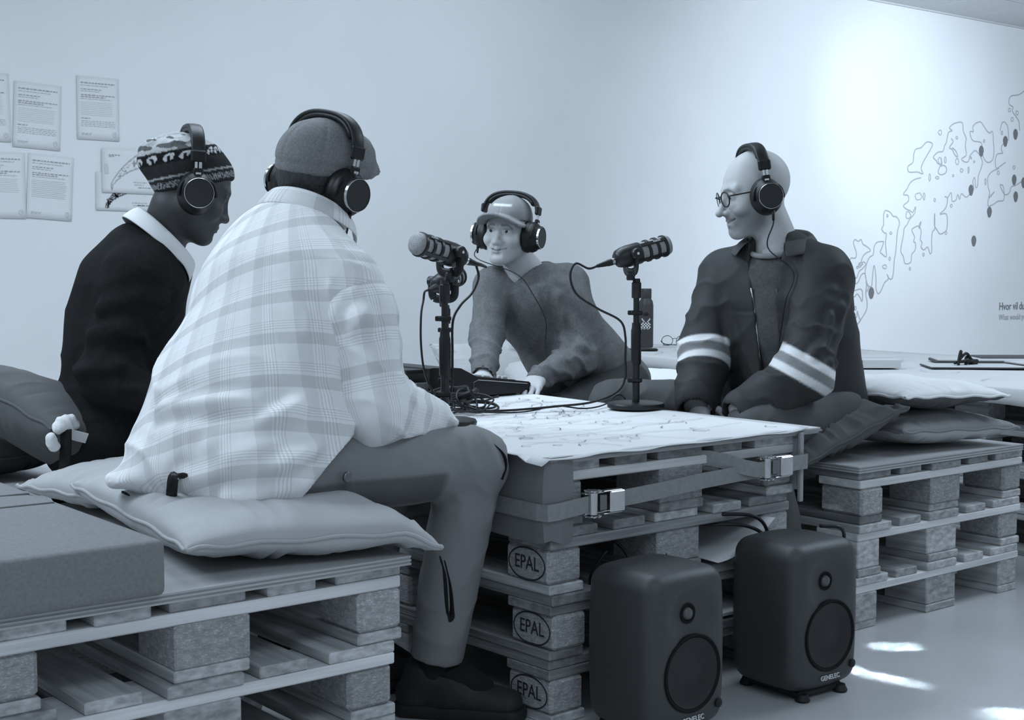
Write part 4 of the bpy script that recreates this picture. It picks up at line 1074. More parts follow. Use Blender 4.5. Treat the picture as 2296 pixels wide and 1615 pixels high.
for x, z in PINS:
    vs = []
    for k in range(20):
        a = 2 * math.pi * k / 20; r = .034
        yy = r * math.cos(a); xx = r * math.sin(a) * (1 if yy > -.01 else .95)
        yy *= 1.22 if yy > -.02 else 1.4
        vs.append((x / 1000 - 7.4 + xx, 0, z / 1000 - 1.4 + yy))
    mb = MB().add(vs, [tuple(range(19, -1, -1))]); mb.obj('location_marker', 'marker_grey', mu, loc=(0, -.0014, 0))
wl = thing('wall_lettering', 'two lines of lettering on the wall at the right edge of the picture', 'lettering', (0, 0, 0))
x_ = 8.375
for word in ('Hvor', 'vil', 'du'):
    o = text_mesh('word', word, .092, 'print_dark', wl, frame((x_, YW - .001, .655), (1, 0, 0), (0, 0, 1), (0, -1, 0)), align='LEFT', sx=.92); x_ = max(v.co.x for v in o.data.vertices) + .024
x_ = 8.375
for word in ('What', 'would', 'you'):
    o = text_mesh('word', word, .068, 'print_mid', wl, frame((x_, YW - .001, .566), (1, 0, 0), (0, 0, 1), (0, -1, 0)), align='LEFT', sx=.92); x_ = max(v.co.x for v in o.data.vertices) + .018
# ------------------------------------------------------------------ people
mat('skin', .3, .55, attr='tone', var=.03, scale=40, bump=.06, bscale=500, spec=.4)
mat('knit', .012, .95, var=.16, scale=160, bump=.16, bscale=420, attr='tone', spec=.08)
mat('cloth', .1, .85, var=.06, scale=60, bump=.25, bscale=700, attr='tone', spec=.25)
mat('cloth_smooth', .1, .62, var=.03, scale=30, bump=.06, bscale=700, attr='tone', spec=.2)
mat('hair', .05, .7, var=.4, scale=60, stretch=(6, 6, .6), bump=.5, bscale=120)
mat('eye_white', .66, .25); mat('iris', .02, .15)
mat('shoe_leather', .02, .7, var=.3, scale=30, bump=.2, bscale=200)
mat('sole_rubber', .012, .7)
mat('sock', .008, .95, bump=.3, bscale=300)
def polyax(pts, V):
    """for a polyline: arc coordinate, radial distance and angle of every vertex (vectorised)"""
    P_ = [A_(p) for p in pts]; best = np.full(len(V), 9.); S = np.zeros(len(V)); Rv = np.zeros_like(V); n_ = len(P_) - 1
    for k_, (a, b) in enumerate(zip(P_[:-1], P_[1:])):
        ba = b - a; L = np.linalg.norm(ba); t = (V - a) @ ba / (L * L); tc = np.clip(t, 0, 1); r = V - a - tc[:, None] * ba
        d = np.linalg.norm(r, axis=1); m = d < best; best[m] = d[m]; Rv[m] = r[m]
        S += L * np.clip(t, -9 if k_ == 0 else 0, 9 if k_ == n_ - 1 else 1)
    return S, best, Rv
def plaid_material():
    m = bpy.data.materials.new('plaid_cotton'); m.use_nodes = True; nt = m.node_tree; N = nt.nodes; L = nt.links
    b = N['Principled BSDF']; b.inputs['Roughness'].default_value = .9; b.inputs['Specular IOR Level'].default_value = .2
    uv = N.new('ShaderNodeUVMap'); uv.uv_map = 'cloth'; sx = N.new('ShaderNodeSeparateXYZ'); L.new(uv.outputs[0], sx.inputs[0])
    def stripes(src, period, ramp):
        d = N.new('ShaderNodeMath'); d.operation = 'DIVIDE'; L.new(src, d.inputs[0]); d.inputs[1].default_value = period
        f = N.new('ShaderNodeMath'); f.operation = 'FRACT'; L.new(d.outputs[0], f.inputs[0])
        cr = N.new('ShaderNodeValToRGB'); cr.color_ramp.interpolation = 'CONSTANT'; e = cr.color_ramp.elements
        e[0].position = 0; e[0].color = (*(ramp[0][1],) * 3, 1); e[1].position = ramp[1][0]; e[1].color = (*(ramp[1][1],) * 3, 1)
        for p, v in ramp[2:]: x = e.new(p); x.color = (v, v, v, 1)
        L.new(f.outputs[0], cr.inputs[0]); return cr.outputs[0]
    band = [(0, .97), (.32, .84), (.62, .95)]
    fine = lambda a: [(0, 1), (a, .86), (a + .03, 1.06), (a + .06, .88), (a + .09, 1.06), (a + .12, .88), (a + .15, 1.04), (a + .18, .86), (a + .21, 1)]
    out = None
    for src, per, rp in ((sx.outputs[0], .088, band), (sx.outputs[0], .088, fine(.66)), (sx.outputs[1], .092, [(0, .95), (.34, .77), (.62, .97)]), (sx.outputs[1], .092, fine(.70))):
        o = stripes(src, per, rp)
        if out is None: out = o
        else:
            mx = N.new('ShaderNodeMix'); mx.data_type = 'RGBA'; mx.blend_type = 'MULTIPLY'; mx.inputs[0].default_value = 1
            L.new(out, mx.inputs[6]); L.new(o, mx.inputs[7]); out = mx.outputs[2]
    sc = N.new('ShaderNodeVectorMath'); sc.operation = 'SCALE'; sc.inputs['Scale'].default_value = .95; L.new(out, sc.inputs[0]); L.new(sc.outputs[0], b.inputs['Base Color'])
    wv = N.new('ShaderNodeTexWave'); wv.inputs['Scale'].default_value = 160; wv.bands_direction = 'X'; L.new(uv.outputs[0], wv.inputs[0])
    bp = N.new('ShaderNodeBump'); bp.inputs['Strength'].default_value = .12; bp.inputs['Distance'].default_value = .002; L.new(wv.outputs[0], bp.inputs['Height']); L.new(bp.outputs[0], b.inputs['Normal'])
    MATS['plaid_cotton'] = m
plaid_material()
def torso(F, st, lat, k=.05):
    for (p, rl, rd), (q, ql, qd) in zip(st[:-1], st[1:]): F.uni(cone(p, q, rd, qd, lat, rl / rd, ql / qd), k)
def chain(F, pts, rs, k=.03, first=None):
    for n_, (a, b) in enumerate(zip(pts[:-1], pts[1:])): F.uni(cone(a, b, rs[n_], rs[n_ + 1]), first if (first and n_ == 0) else k)
def bounds(pts, m):
    P_ = np.array([A_(p) for p in pts]); return P_.min(0) - m, P_.max(0) + m
def body(t, J, H, st, lat, tone, hands, feet=True, h=.011, neckr=(.060, .055), chest=None, hf=.0034, **kw):
    """one continuous skin mesh: head, neck, trunk, arms, hands with fingers, legs"""
    allp = [J[k] for k in J if not k.startswith('_')] + [H.o + .16 * H.u]
    lo, hi = bounds(allp, .16)
    fine = [(H.o - .145 - .03 * H.u, H.o + .145, hf)]
    for side in 'LR': fine.append((A_(J['wr' + side]) - .12, A_(J['wr' + side]) + .12, .0048 if hands.get('fine', False) else .0062))
    F = Field(lo, hi, h, fine)
    torso(F, [(p, rl * .72, rd * .70) for p, rl, rd in st], lat, .04)
    F.uni(cone(J['hipL'], J['hipR'], .085, .085), .05)
    for s, sg in (('R', 1), ('L', -1)):
        F.uni(cone(st[-1][0], J['sh' + s], .055, .048), .04)
        chain(F, [J['sh' + s], J['el' + s], J['wr' + s]], [.044, .037, .026], .02)
        chain(F, [J['hip' + s], J['kn' + s], J['an' + s]], [.075, .050, .028], .03)
        d = A_(J['toe' + s]) - A_(J['an' + s])
        F.uni(cone(J['an' + s], A_(J['an' + s]) + d * .8 - (0, 0, .012), .026, .016), .01)
    for s, sg in (('R', 1), ('L', -1)):
        hd = hands[s]; hand(F, J['wr' + s], hd[0], hd[1], sg, curl=hd[2])
    nb = A_(J['neck'])
    F.uni(cone(nb, H.w((0, -.022, -.055)), neckr[0], neckr[1]), .03)
    if chest: F.uni(cone(*chest), .02)
    sculpt_head(F, H, **kw)
    def col(V):
        L = H.loc(V); c = head_colors(L, None, tone['base'], tone.get('stubble', 0), tone.get('brow', .35), tone.get('lip', .75), .30 * kw.get('smile', 0) + .03)
        return np.where(np.linalg.norm(L, axis=1) < .17, c, tone['base'])
    o = put_mesh('body', F, 'skin', t, t.location, col, it=1)
    for s in (-1, 1):
        c = H.w((s * .031, .0760, .0098)) - A_(t.location); r = .0118
        gz = nrm(H.f * 1 + H.r * hands.get('gaze', 0) - H.u * hands.get('gazeu', .05))
        MB().ball(tuple(c), r, 16).obj('eye', 'eye_white', t, 'all')
        M = frame(c, nrm(np.cross(gz, H.u)), nrm(np.cross(np.cross(gz, H.u), gz)), -gz); M = frame(c, Vector(nrm(np.cross(H.u, gz))), Vector(H.u), Vector(gz))
        MB().lathe([(.0066, r * .835), (.0045, r * .97), (.0003, r * 1.02)], 16, M, cap=False).obj('iris', 'iris', t, 'all')
    return o
def garment(name, t, prims, m, lo, hi, h=.0075, col=None, disp=None, uvf=None, it=2, cuts=()):
    F = Field(lo, hi, h)
    for p, k in prims: F.uni(p, k) if k >= 0 else F.cut(p, -k)
    for p, k in cuts: F.cut(p, k)
    return put_mesh(name, F, m, t, t.location, col, disp, uvf, it)
def tp_list(st, lat, k=.05):
    return [(cone(p, q, rd, qd, lat, rl / rd, ql / qd), k) for (p, rl, rd), (q, ql, qd) in zip(st[:-1], st[1:])]
def shoe(t, an, heel, toe, name='shoe', z=.0, m='shoe_leather'):
    an, heel, toe = A_(an), A_(heel), A_(toe); d = toe - heel; L = np.linalg.norm(d); d /= L; lat = np.cross(d, (0, 0, 1)); W = lambda a, b, c: heel + d * a * L + lat * b + np.array((0, 0, c))
    lo, hi = bounds([heel, toe, an], .07); F = Field((lo[0], lo[1], .001), hi, .0048)
    F.uni(cone(W(.12, 0, .045), W(.42, 0, .055), .034, .036, lat, 1., 1.05), .02); F.uni(cone(W(.42, 0, .055), W(.86, 0, .040), .040, .030, lat, 1.1, 1.35), .02)
    F.uni(cone(W(.14, 0, .055), W(.22, 0, .098), .036, .040, lat, 1.0, .95), .02); F.uni(cone(W(.22, 0, .09), W(.50, 0, .076), .042, .038), .02)
    F.cut(ell(an + np.array((0, 0, .03)), (.032, .032, .05)), .01)
    F.cut(plane((0, 0, .024), (0, 0, -1), lo, (hi[0], hi[1], .03)), .004)
    put_mesh('shoe_upper', F, m, t, t.location, np.array(0) if False else None, it=1)
    F = Field((lo[0], lo[1], -.004), (hi[0], hi[1], .05), .0048)
    F.uni(cone(W(.10, 0, .016), W(.45, 0, .016), .036, .034, lat, 1, 1.1), .01); F.uni(cone(W(.45, 0, .016), W(.88, 0, .018), .036, .034, lat, 1.1, 1.35), .01)
    F.cut(plane((0, 0, .032), (0, 0, 1), (lo[0], lo[1], .02), hi), .004); F.cut(plane((0, 0, .0015), (0, 0, -1), (lo[0], lo[1], -.05), (hi[0], hi[1], .01)), .001)
    put_mesh('shoe_sole', F, 'sole_rubber', t, t.location, it=1)
    o_ = A_(t.location)
    lc = MB()
    for k in range(5):
        a = .38 + .07 * k; zc = .104 - .009 * k
        lc.sweep([tuple(W(a, -.022, zc - .008) - o_), tuple(W(a + .03, 0, zc + .003) - o_), tuple(W(a + .05, .022, zc - .012) - o_)], .0026, 6)
    tag(lc.obj('laces', 'cable', t, 'all'), kind='stuff')

# ================================================================== A: plaid shirt, back to the camera
PA = thing('person', 'seated person in a pale plaid shirt and flat cap, back turned, nearest the camera', 'person', (-.58, .30, .45))
fA = A_((.974, .225, 0)); rA = A_((.225, -.974, 0))
HA = Head((-.322, .418, 1.180), (.955, .222, -.15), roll=.17, sc=.95)
JA = dict(pelvis=(-.575, .305, .60), hipR=(-.575, .185, .60), hipL=(-.53, .40, .60), shR=(-.388, .190, .968), shL=(-.455, .545, .978), elR=(-.375, .115, .715), elL=(-.36, .66, .73),
          wrR=(-.175, .180, .662), wrL=(-.13, .52, .665), knR=(-.115, .130, .575), knL=(-.085, .50, .575), anR=(-.150, .222, .105), anL=(-.20, .475, .105), toeR=(-.03, .085, .03), toeL=(-.02, .42, .03), neck=(-.405, .405, 1.085))
stA = [((-.585, .306, .615), .232, .198), ((-.542, .316, .720), .216, .174), ((-.482, .332, .850), .194, .146), ((-.443, .366, .960), .188, .132), ((-.415, .392, 1.045), .135, .092)]
bA = body(PA, JA, HA, stA, rA, dict(base=.16, brow=.4), {'R': ((.95, .2, -.45), (-.2, .3, -1), .5), 'L': ((.8, -.4, -.35), (.0, .0, -1), .5)})
lo, hi = bounds([p for p, _, _ in stA] + [JA[k] for k in ('shR', 'shL', 'elR', 'elL', 'wrR', 'wrL')], .27)
prims = tp_list(stA, rA, .06) + [(cone(stA[4][0], JA['shR'], .070, .058), .06), (cone(stA[4][0], JA['shL'], .072, .060), .06)]
prims += [(cone(stA[3][0], A_(JA['shR']) - (0, 0, .03), .115, .064), .05), (cone(stA[3][0], A_(JA['shL']) - (0, 0, .03), .12, .068), .05)]
prims += [(cone(A_(JA['hipR']) + (0, -.005, .015), A_(JA['hipR']) * .5 + A_(JA['knR']) * .5 + (0, 0, .01), .148, .105), .05), (cone(A_(JA['hipL']) + (0, .005, .015), A_(JA['hipL']) * .5 + A_(JA['knL']) * .5 + (0, 0, .01), .148, .105), .05)]
prims += [(plane((-.59, .31, .535), (.06, .0, -1), (lo[0], lo[1], .2), (hi[0], hi[1], .62)), -.01), (plane((-.590, .034, .548), nrm(fA * .155 - A_((0, 0, .185))), (-.9, lo[1], .2), (hi[0], hi[1], 1.0)), -.01)]
upA = nrm(fA * .36 + A_((0, 0, .93))); ckA = A_((-.352, .400, 1.112))
prims += [(plane(ckA - upA * .004, upA, ckA - .13, ckA + .13), -.02)]; cutA = []
slR = [JA['shR'], JA['elR'], A_(JA['wrR'])]; slL = [JA['shL'], JA['elL'], JA['wrL']]
prims.append((cone((-.735, .335, .595), (-.82, .37, .575), .040, .020, (.2, .97, 0), 2., 2.4), .05))       # shirt tail at the back
spineA = [p for p, _, _ in stA]
def isleeve(V):
    return np.minimum(seg_dist(V, slR) / .085, seg_dist(V, slL) / .085) < np.minimum(1.02, seg_dist(V, spineA) / .17)
def dispA(V, N):
    m = limb_mask(V, slR, .07, .11)
    low = np.clip((.98 - V[:, 2]) / .3, 0, 1)
    d = .011 * low * (1 - m) * ridges(V, (.25, -.1, 1), 17, 2, 1.0) + .005 * vnoise(V, 14, 8)
    el = np.exp(-((V[:, 2] - .74) / .12) ** 2)
    d += m * (.005 + .008 * el) * ridges(V, (.5, -.2, 1.), 42, 5, .8)
    ap = np.exp(-(np.linalg.norm(V - A_((-.42, .17, .90)), axis=1) / .13) ** 2)
    d += .006 * ap * ridges(V, (.8, -.2, .5), 45, 9, .7)
    d += folds(V, [([(-.70, .16, .66), (-.60, .07, .72), (-.48, .03, .80), (-.42, .08, .90)], .022, .018), ([(-.76, .30, .72), (-.66, .10, .75), (-.52, .02, .84)], .018, .013),
                   ([(-.74, .20, .59), (-.62, .05, .62), (-.48, .0, .70)], .020, .015), ([(-.70, .12, .56), (-.56, .01, .60), (-.44, .0, .64)], .016, .008)])
    seam = seg_dist(V, [(-.37, .115, .93), (-.40, .17, 1.04), (-.42, .25, 1.09)]); d -= .003 * np.exp(-(seam / .006) ** 2)
    return d
def uvA(V, Q, ctr):
    ax_ = nrm(A_(spineA[-1]) - spineA[0]); S = (V - A_(spineA[0])) @ ax_; Rv = V - A_(spineA[0]) - S[:, None] * ax_
    ang = np.arctan2(Rv @ rA, -(Rv @ fA)); u = ang * .20 + .25 * S; v = S - .060 * ang
    uv = np.stack([u[Q], v[Q]], -1)
    sp = uv[..., 0].max(1) - uv[..., 0].min(1) > .5
    uv[sp, :, 0] = np.where(uv[sp, :, 0] < 0, uv[sp, :, 0] + 2 * math.pi * .20, uv[sp, :, 0])
    return uv
garment('plaid_shirt', PA, prims, 'plaid_cotton', lo, hi, .0068, None, dispA, uvA, 2, cutA)
for sl, nm in ((slR, 'R'), (slL, 'L')):
    def uvS(V, Q, ctr, sl=sl):
        S2, r2, R2 = polyax(sl, V); ax = nrm(A_(sl[1]) - sl[0]); e1_ = nrm(np.cross(ax, fA)); e2_ = np.cross(ax, e1_)
        a2 = np.arctan2(R2 @ e1_, R2 @ e2_) * .078; u2 = np.stack([a2[Q] + .05, S2[Q] + .03], -1)
        sp = u2[..., 0].max(1) - u2[..., 0].min(1) > .2; u2[sp, :, 0] = np.where(u2[sp, :, 0] < .05, u2[sp, :, 0] + 2 * math.pi * .078, u2[sp, :, 0])
        return u2
    lo_, hi_ = bounds(sl, .14)
    base_ = A_(sl[0]) + (A_(stA[4][0]) - A_(sl[0])) * .22 - A_((0, 0, .006))
    garment('shirt_sleeve', PA, [(cone(base_, A_(sl[0]) * .7 + A_(sl[1]) * .3, .076, .087), .02), (cone(A_(sl[0]) * .7 + A_(sl[1]) * .3, sl[1], .087, .077), .02), (cone(sl[1], sl[2], .074, .047), .03), (cone(sl[2], A_(sl[2]) + nrm(A_(sl[2]) - sl[1]) * .05, .026, .030), -.006)], 'plaid_cotton', lo_, hi_, .0064, None, dispA, uvS, 2)
# collar
def collar(t, nb, up, f, r, rl, rd, hgt, m, drop=.05, open_=.5, uvc=False, name='collar', th=.0035, flare=.012):
    """folded collar: strip round the neck, stand and fall"""
    o_ = A_(t.location); V = []; K = 40; nb, up = A_(nb), nrm(up)
    rr = nrm(A_(r) - up * (A_(r) @ up)); ff = np.cross(up, rr)
    rows = []
    for k in range(K + 1):
        a = math.pi * (1 - open_ * .5 / math.pi) * (2 * k / K - 1); s, c = math.sin(a), -math.cos(a)
        fr = (1 + math.cos(math.pi - abs(a))) * .5 if False else (1 - math.cos(a)) / 2
        base = nb + rr * s * rl + ff * c * rd - up * drop * fr
        out = nrm(rr * s * rd + ff * c * rl)
        tip = max(0, (abs(a) - 2.2) / .9)
        rows.append([base - o_, base + up * hgt * (.95 - .25 * fr) - o_ - out * .004, base + up * (hgt - .002) * (.97 - .25 * fr) + out * .006 - o_, base + out * (flare * 1.2 + .006) + up * (.012 - .02 * tip) - ff * 0 - o_, base + out * (flare * 1.6 + .008) - up * (.010 + .022 * tip) - o_])
    n_ = 5
    for r_ in rows: V += [tuple(p) for p in r_]
    Fq = [(k * n_ + i, (k + 1) * n_ + i, (k + 1) * n_ + i + 1, k * n_ + i + 1) for k in range(K) for i in range(n_ - 1)]
    ob = mesh_np(name, V, np.array(Fq), m, t); sm = ob.modifiers.new('thickness', 'SOLIDIFY'); sm.thickness = th; sm.offset = 0
    ss = ob.modifiers.new('smooth', 'SUBSURF'); ss.levels = 1; ss.render_levels = 1
    me = ob.data; ul = me.uv_layers.new(name='cloth')
    uvs = []
    for k in range(K):
        for i in range(n_ - 1): uvs += [(i * .012, k * .008), (i * .012, k * .008 + .008), (i * .012 + .012, k * .008 + .008), (i * .012 + .012, k * .008)]
    ul.data.foreach_set('uv', np.array(uvs, np.float32).ravel())
    return ob
collar(PA, ckA - upA * .012, upA, fA, rA, .088, .088, .042, 'plaid_cotton', drop=.012, open_=1.1)
# trousers of A
def trousers(t, J, base, fold_seed, r=(.118, .088, .074, .062), name='trousers', h=.008, dark=None, extra=(), hemL=True):
    lo, hi = bounds([J[k] for k in ('hipR', 'hipL', 'knR', 'knL', 'anR', 'anL')], .15); F = Field(lo, hi, h)
    F.uni(cone(J['hipL'], J['hipR'], r[0], r[0]), .05)
    for s in 'RL':
        F.uni(cone(J['hip' + s], J['kn' + s], r[1] + .008, r[2]), .03); F.uni(cone(J['kn' + s], J['an' + s], r[2], r[3]), .03)
    for p, k in extra: F.uni(p, k)
    for s in 'RL':
        a = A_(J['an' + s]); d = nrm(a - A_(J['kn' + s])); p = a + (0, 0, .028)
        F.cut(plane(p, d, a - .13, a + .13), .006)
    legs = [[J['hip' + s], J['kn' + s], J['an' + s]] for s in 'RL']
    def disp(V, N):
        d = .0035 * vnoise(V, 20, fold_seed); out = d
        for l in legs:
            m = limb_mask(V, l, r[2], r[0] + .03); kn = np.exp(-(np.linalg.norm(V - A_(l[1]), axis=1) / .16) ** 2)
            ax = nrm(A_(l[1]) - l[0]); ax2 = nrm(A_(l[2]) - l[1])
            out = out + m * kn * .007 * ridges(V, ax * .8 + ax2 * -.6, 40, fold_seed, .8) + m * (1 - kn) * .0035 * ridges(V, ax2 + ax * .4, 26, fold_seed + 1, 1.4)
        return out
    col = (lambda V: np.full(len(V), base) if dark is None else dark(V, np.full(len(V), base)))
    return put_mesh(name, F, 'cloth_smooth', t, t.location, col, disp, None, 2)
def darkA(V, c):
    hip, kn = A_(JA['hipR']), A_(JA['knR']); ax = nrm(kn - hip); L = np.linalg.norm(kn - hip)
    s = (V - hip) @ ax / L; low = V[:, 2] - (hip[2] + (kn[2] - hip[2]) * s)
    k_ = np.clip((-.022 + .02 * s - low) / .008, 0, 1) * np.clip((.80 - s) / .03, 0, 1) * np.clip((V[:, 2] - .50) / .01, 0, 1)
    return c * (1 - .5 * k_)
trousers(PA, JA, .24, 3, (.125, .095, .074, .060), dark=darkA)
o_ = A_(PA.location)
MB().sweep(spline([tuple(A_(p) - o_) for p in ((-.105, .075, .625), (-.085, .058, .60), (-.080, .055, .575), (-.086, .062, .545))], 6), 1, 6, flat=(.006, .002, (0, 1, .2))).obj('zip_pull', 'black_matte', PA, 'all')
MB().lathe([(.011, -.002), (.011, .002), (.009, .0035), (.0003, .003)], 16, frame(A_((-.47, .062, .585)) - o_, (.97, .22, 0), (0, 0, 1), (.2, -.97, 0))).obj('snap_button', 'steel_dark', PA, True)
# belt end and holster clip behind the shirt tail
bl = MB(); bl.sweep(spline([tuple(A_(p) - o_) for p in ((-.79, .40, .535), (-.79, .30, .528), (-.74, .16, .53), (-.69, .10, .535))], 6), 1, 6, flat=(.014, .003, (0, 0, 1))); bl.obj('belt', 'black_matte', PA, 'all')
MB().sweep(spline([tuple(A_(p) - o_) for p in ((-.770, .215, .545), (-.775, .20, .575), (-.772, .195, .600), (-.755, .19, .597), (-.752, .19, .58))], 6), 1, 6, flat=(.011, .004, (.7, -.7, 0))).obj('belt_clip', 'black_plastic', PA, 'all')
shoe(PA, JA['anR'], (-.205, .290, 0), (-.012, .062, 0)); shoe(PA, JA['anL'], (-.27, .50, 0), (.0, .40, 0))
for s in 'RL':
    a = A_(JA['an' + s]); MB().sweep([tuple(a + (0, 0, .09) - o_), tuple(a - o_), tuple(a + (.005, 0, -.05) - o_)], [.046, .042, .04], 14).sweep([tuple(a - (0, 0, .02) - o_), tuple(a * .6 + A_(JA['toe' + s]) * .4 + (0, 0, .012) - o_), tuple(a * .35 + A_(JA['toe' + s]) * .65 - o_)], [.040, .036, .030], 14).obj('sock', 'sock', PA, 'all')
# hair and cap of A
lo, hi = HA.box(.2); F = Field(lo, hi, .0045)
F.uni(HA.e((0, -.012, .026), (.0770, .0985, .094)), .01); F.cut(plane(HA.w((0, 0, .045)), HA.u, lo, hi), .01); F.cut(plane(HA.w((0, .022, 0)), HA.f, lo, hi), .01); F.cut(plane(HA.w((0, -.06, -.075)), -HA.u - .25 * HA.f, lo, hi), .006)
put_mesh('hair', F, 'hair', PA, PA.location, None, lambda V, N: .0025 * vnoise(V, 260, 2) + .001 * vnoise(V, 500, 3), None, 1)
def cap_flat(t, H, name, m, tone):
    lo, hi = H.box(.22); F = Field(lo, hi, .005)
    F.uni(H.e((0, -.008, .050), (.0875, .112, .096)), .02); F.uni(H.e((0, .03, .085), (.096, .100, .062)), .03); F.uni(H.e((0, .095, .055), (.07, .05, .032)), .03)
    F.cut(plane(H.w((0, -.1, .006)), -H.u + .16 * H.f, lo, hi), .004)
    F.uni(H.c((-.035, .135, .036), (.035, .135, .036), .028, .028), .0) if False else None
    F.uni(H.e((0, .116, .064), (.064, .052, .010)), .012)
    def disp(V, N):
        L = H.loc(V); seam = np.minimum(np.abs(L[:, 0]) * 1., np.abs(np.abs(np.arctan2(L[:, 0], -L[:, 1] - .02)) - 1.0) * .08)
        b = np.exp(-((L[:, 2] - .032 - .16 * (L[:, 1] + .1)) / .003) ** 2) * (L[:, 1] < .07)
        return -.0022 * np.exp(-(seam / .0028) ** 2) * (L[:, 2] > .02) - .003 * b + .0020 * vnoise(V, 42, 4) + .004 * np.clip(L[:, 1] - .03, 0, .1) / .1 * ridges(V, H.f, 90, 3, .6)
    put_mesh(name, F, m, t, t.location, lambda V: np.full(len(V), tone), disp, None, 2)
mat('herringbone', .2, .9, var=.22, scale=260, bump=.3, bscale=420, attr='tone')
cap_flat(PA, HA, 'flat_cap', 'herringbone', .20)
MB().ball(tuple(HA.w((0, .035, .150)) - o_), (.012, .012, .006), 10).obj('cap_button', 'herringbone', PA, 'all')
headphones('black headphones over the flat cap of the person in the plaid shirt', HA, half=.093, top=.158, tilt=.05,
           cable_pts=[HA.w((.128, .0, -.050)), HA.w((.128, .004, -.085)), HA.w((.120, .015, -.125)), HA.w((.105, .05, -.20)), HA.w((.09, .07, -.28))])

# ================================================================== B: black sweater, knitted hat
PB = thing('person', 'seated person in a black sweater and patterned knitted hat, in profile at the left', 'person', (-.56, 1.12, .45))
fB = A_((.966, -.259, 0)); rB = A_((-.259, -.966, 0))
HB = Head((-.358, .974, 1.186), (.966 * .92, -.259 * .92, -.39), roll=.03)
JB = dict(pelvis=(-.50, 1.15, .60), hipR=(-.52, 1.05, .60), hipL=(-.48, 1.25, .60), shR=(-.520, .925, .972), shL=(-.385, 1.235, .972), elR=(-.600, .945, .735), elL=(-.40, 1.28, .72), wrR=(-.485, .800, .672), wrL=(-.30, 1.05, .66),
          knR=(-.10, .90, .57), knL=(-.09, 1.12, .57), anR=(-.22, .92, .105), anL=(-.20, 1.14, .105), toeR=(-.05, .88, .03), toeL=(-.03, 1.1, .03), neck=(-.410, 1.035, 1.050))
stB = [((-.505, 1.140, .575), .232, .172), ((-.497, 1.138, .710), .185, .112), ((-.487, 1.118, .837), .190, .118), ((-.462, 1.085, .945), .180, .125), ((-.435, 1.055, 1.015), .120, .088)]
body(PB, JB, HB, stB, rB, dict(base=.055, brow=.5, lip=.85), {'R': ((.9, .3, -.3), (0, 0, -1), .5), 'L': ((.9, -.3, -.3), (0, 0, -1), .5)}, nose=1.0, cheek=1.05)
upB = nrm(fB * .60 + A_((0, 0, .80))); ckB = A_((-.418, 1.010, 1.058))
lo, hi = bounds([p for p, _, _ in stB] + [JB[k] for k in ('shR', 'shL', 'elR', 'elL', 'wrR', 'wrL')], .27)
prims = tp_list(stB, rB, .06) + [(cone(stB[4][0], JB['shR'], .080, .072), .06), (cone(stB[4][0], JB['shL'], .080, .072), .06)]
slR = [JB['shR'], JB['elR'], JB['wrR']]; slL = [JB['shL'], JB['elL'], JB['wrL']]
for s_ in (slR, slL): prims += [(cone(s_[0], s_[1], .074, .066), .025), (cone(s_[1], s_[2], .066, .044), .03)]
slRB = slR
def dispB(V, N):
    m = limb_mask(V, slRB, .07, .11); el = np.exp(-((V[:, 2] - .76) / .12) ** 2)
    d = .005 * vnoise(V, 16, 3) + m * (.004 + .007 * el) * ridges(V, (.5, -.25, 1.), 34, 6, .9) + (1 - m) * .004 * ridges(V, (.1, .2, 1), 22, 7, 1.1)
    d += .007 * np.exp(-(np.linalg.norm(V - A_((-.47, .90, .90)), axis=1) / .11) ** 2) * ridges(V, (-.5, -.1, .8), 40, 3, .7)
    d += folds(V, [([(-.62, .93, .90), (-.54, .86, .93), (-.45, .87, .90)], .020, .010), ([(-.66, .95, .83), (-.57, .86, .85), (-.48, .86, .80)], .020, .010), ([(-.66, .93, .75), (-.58, .86, .77), (-.52, .85, .70)], .018, .010)])
    return d
garment('sweater', PB, prims, 'knit', lo, hi, .008, lambda V: np.full(len(V), .017), dispB, None, 2, [(plane((-.49, 1.14, .485), (0, 0, -1), (lo[0], lo[1], .2), (hi[0], hi[1], .6)), .01), (plane(ckB, upB, ckB - .14, ckB + .14), .012)])
collar(PB, ckB + upB * .002, upB, fB, rB, .080, .092, .036, 'canvas_white', drop=.02, open_=.35, flare=.008)
trousers(PB, JB, .05, 13, (.115, .088, .070, .060))
shoe(PB, JB['anR'], (-.29, .93, 0), (-.03, .87, 0)); shoe(PB, JB['anL'], (-.28, 1.16, 0), (-.01, 1.10, 0))
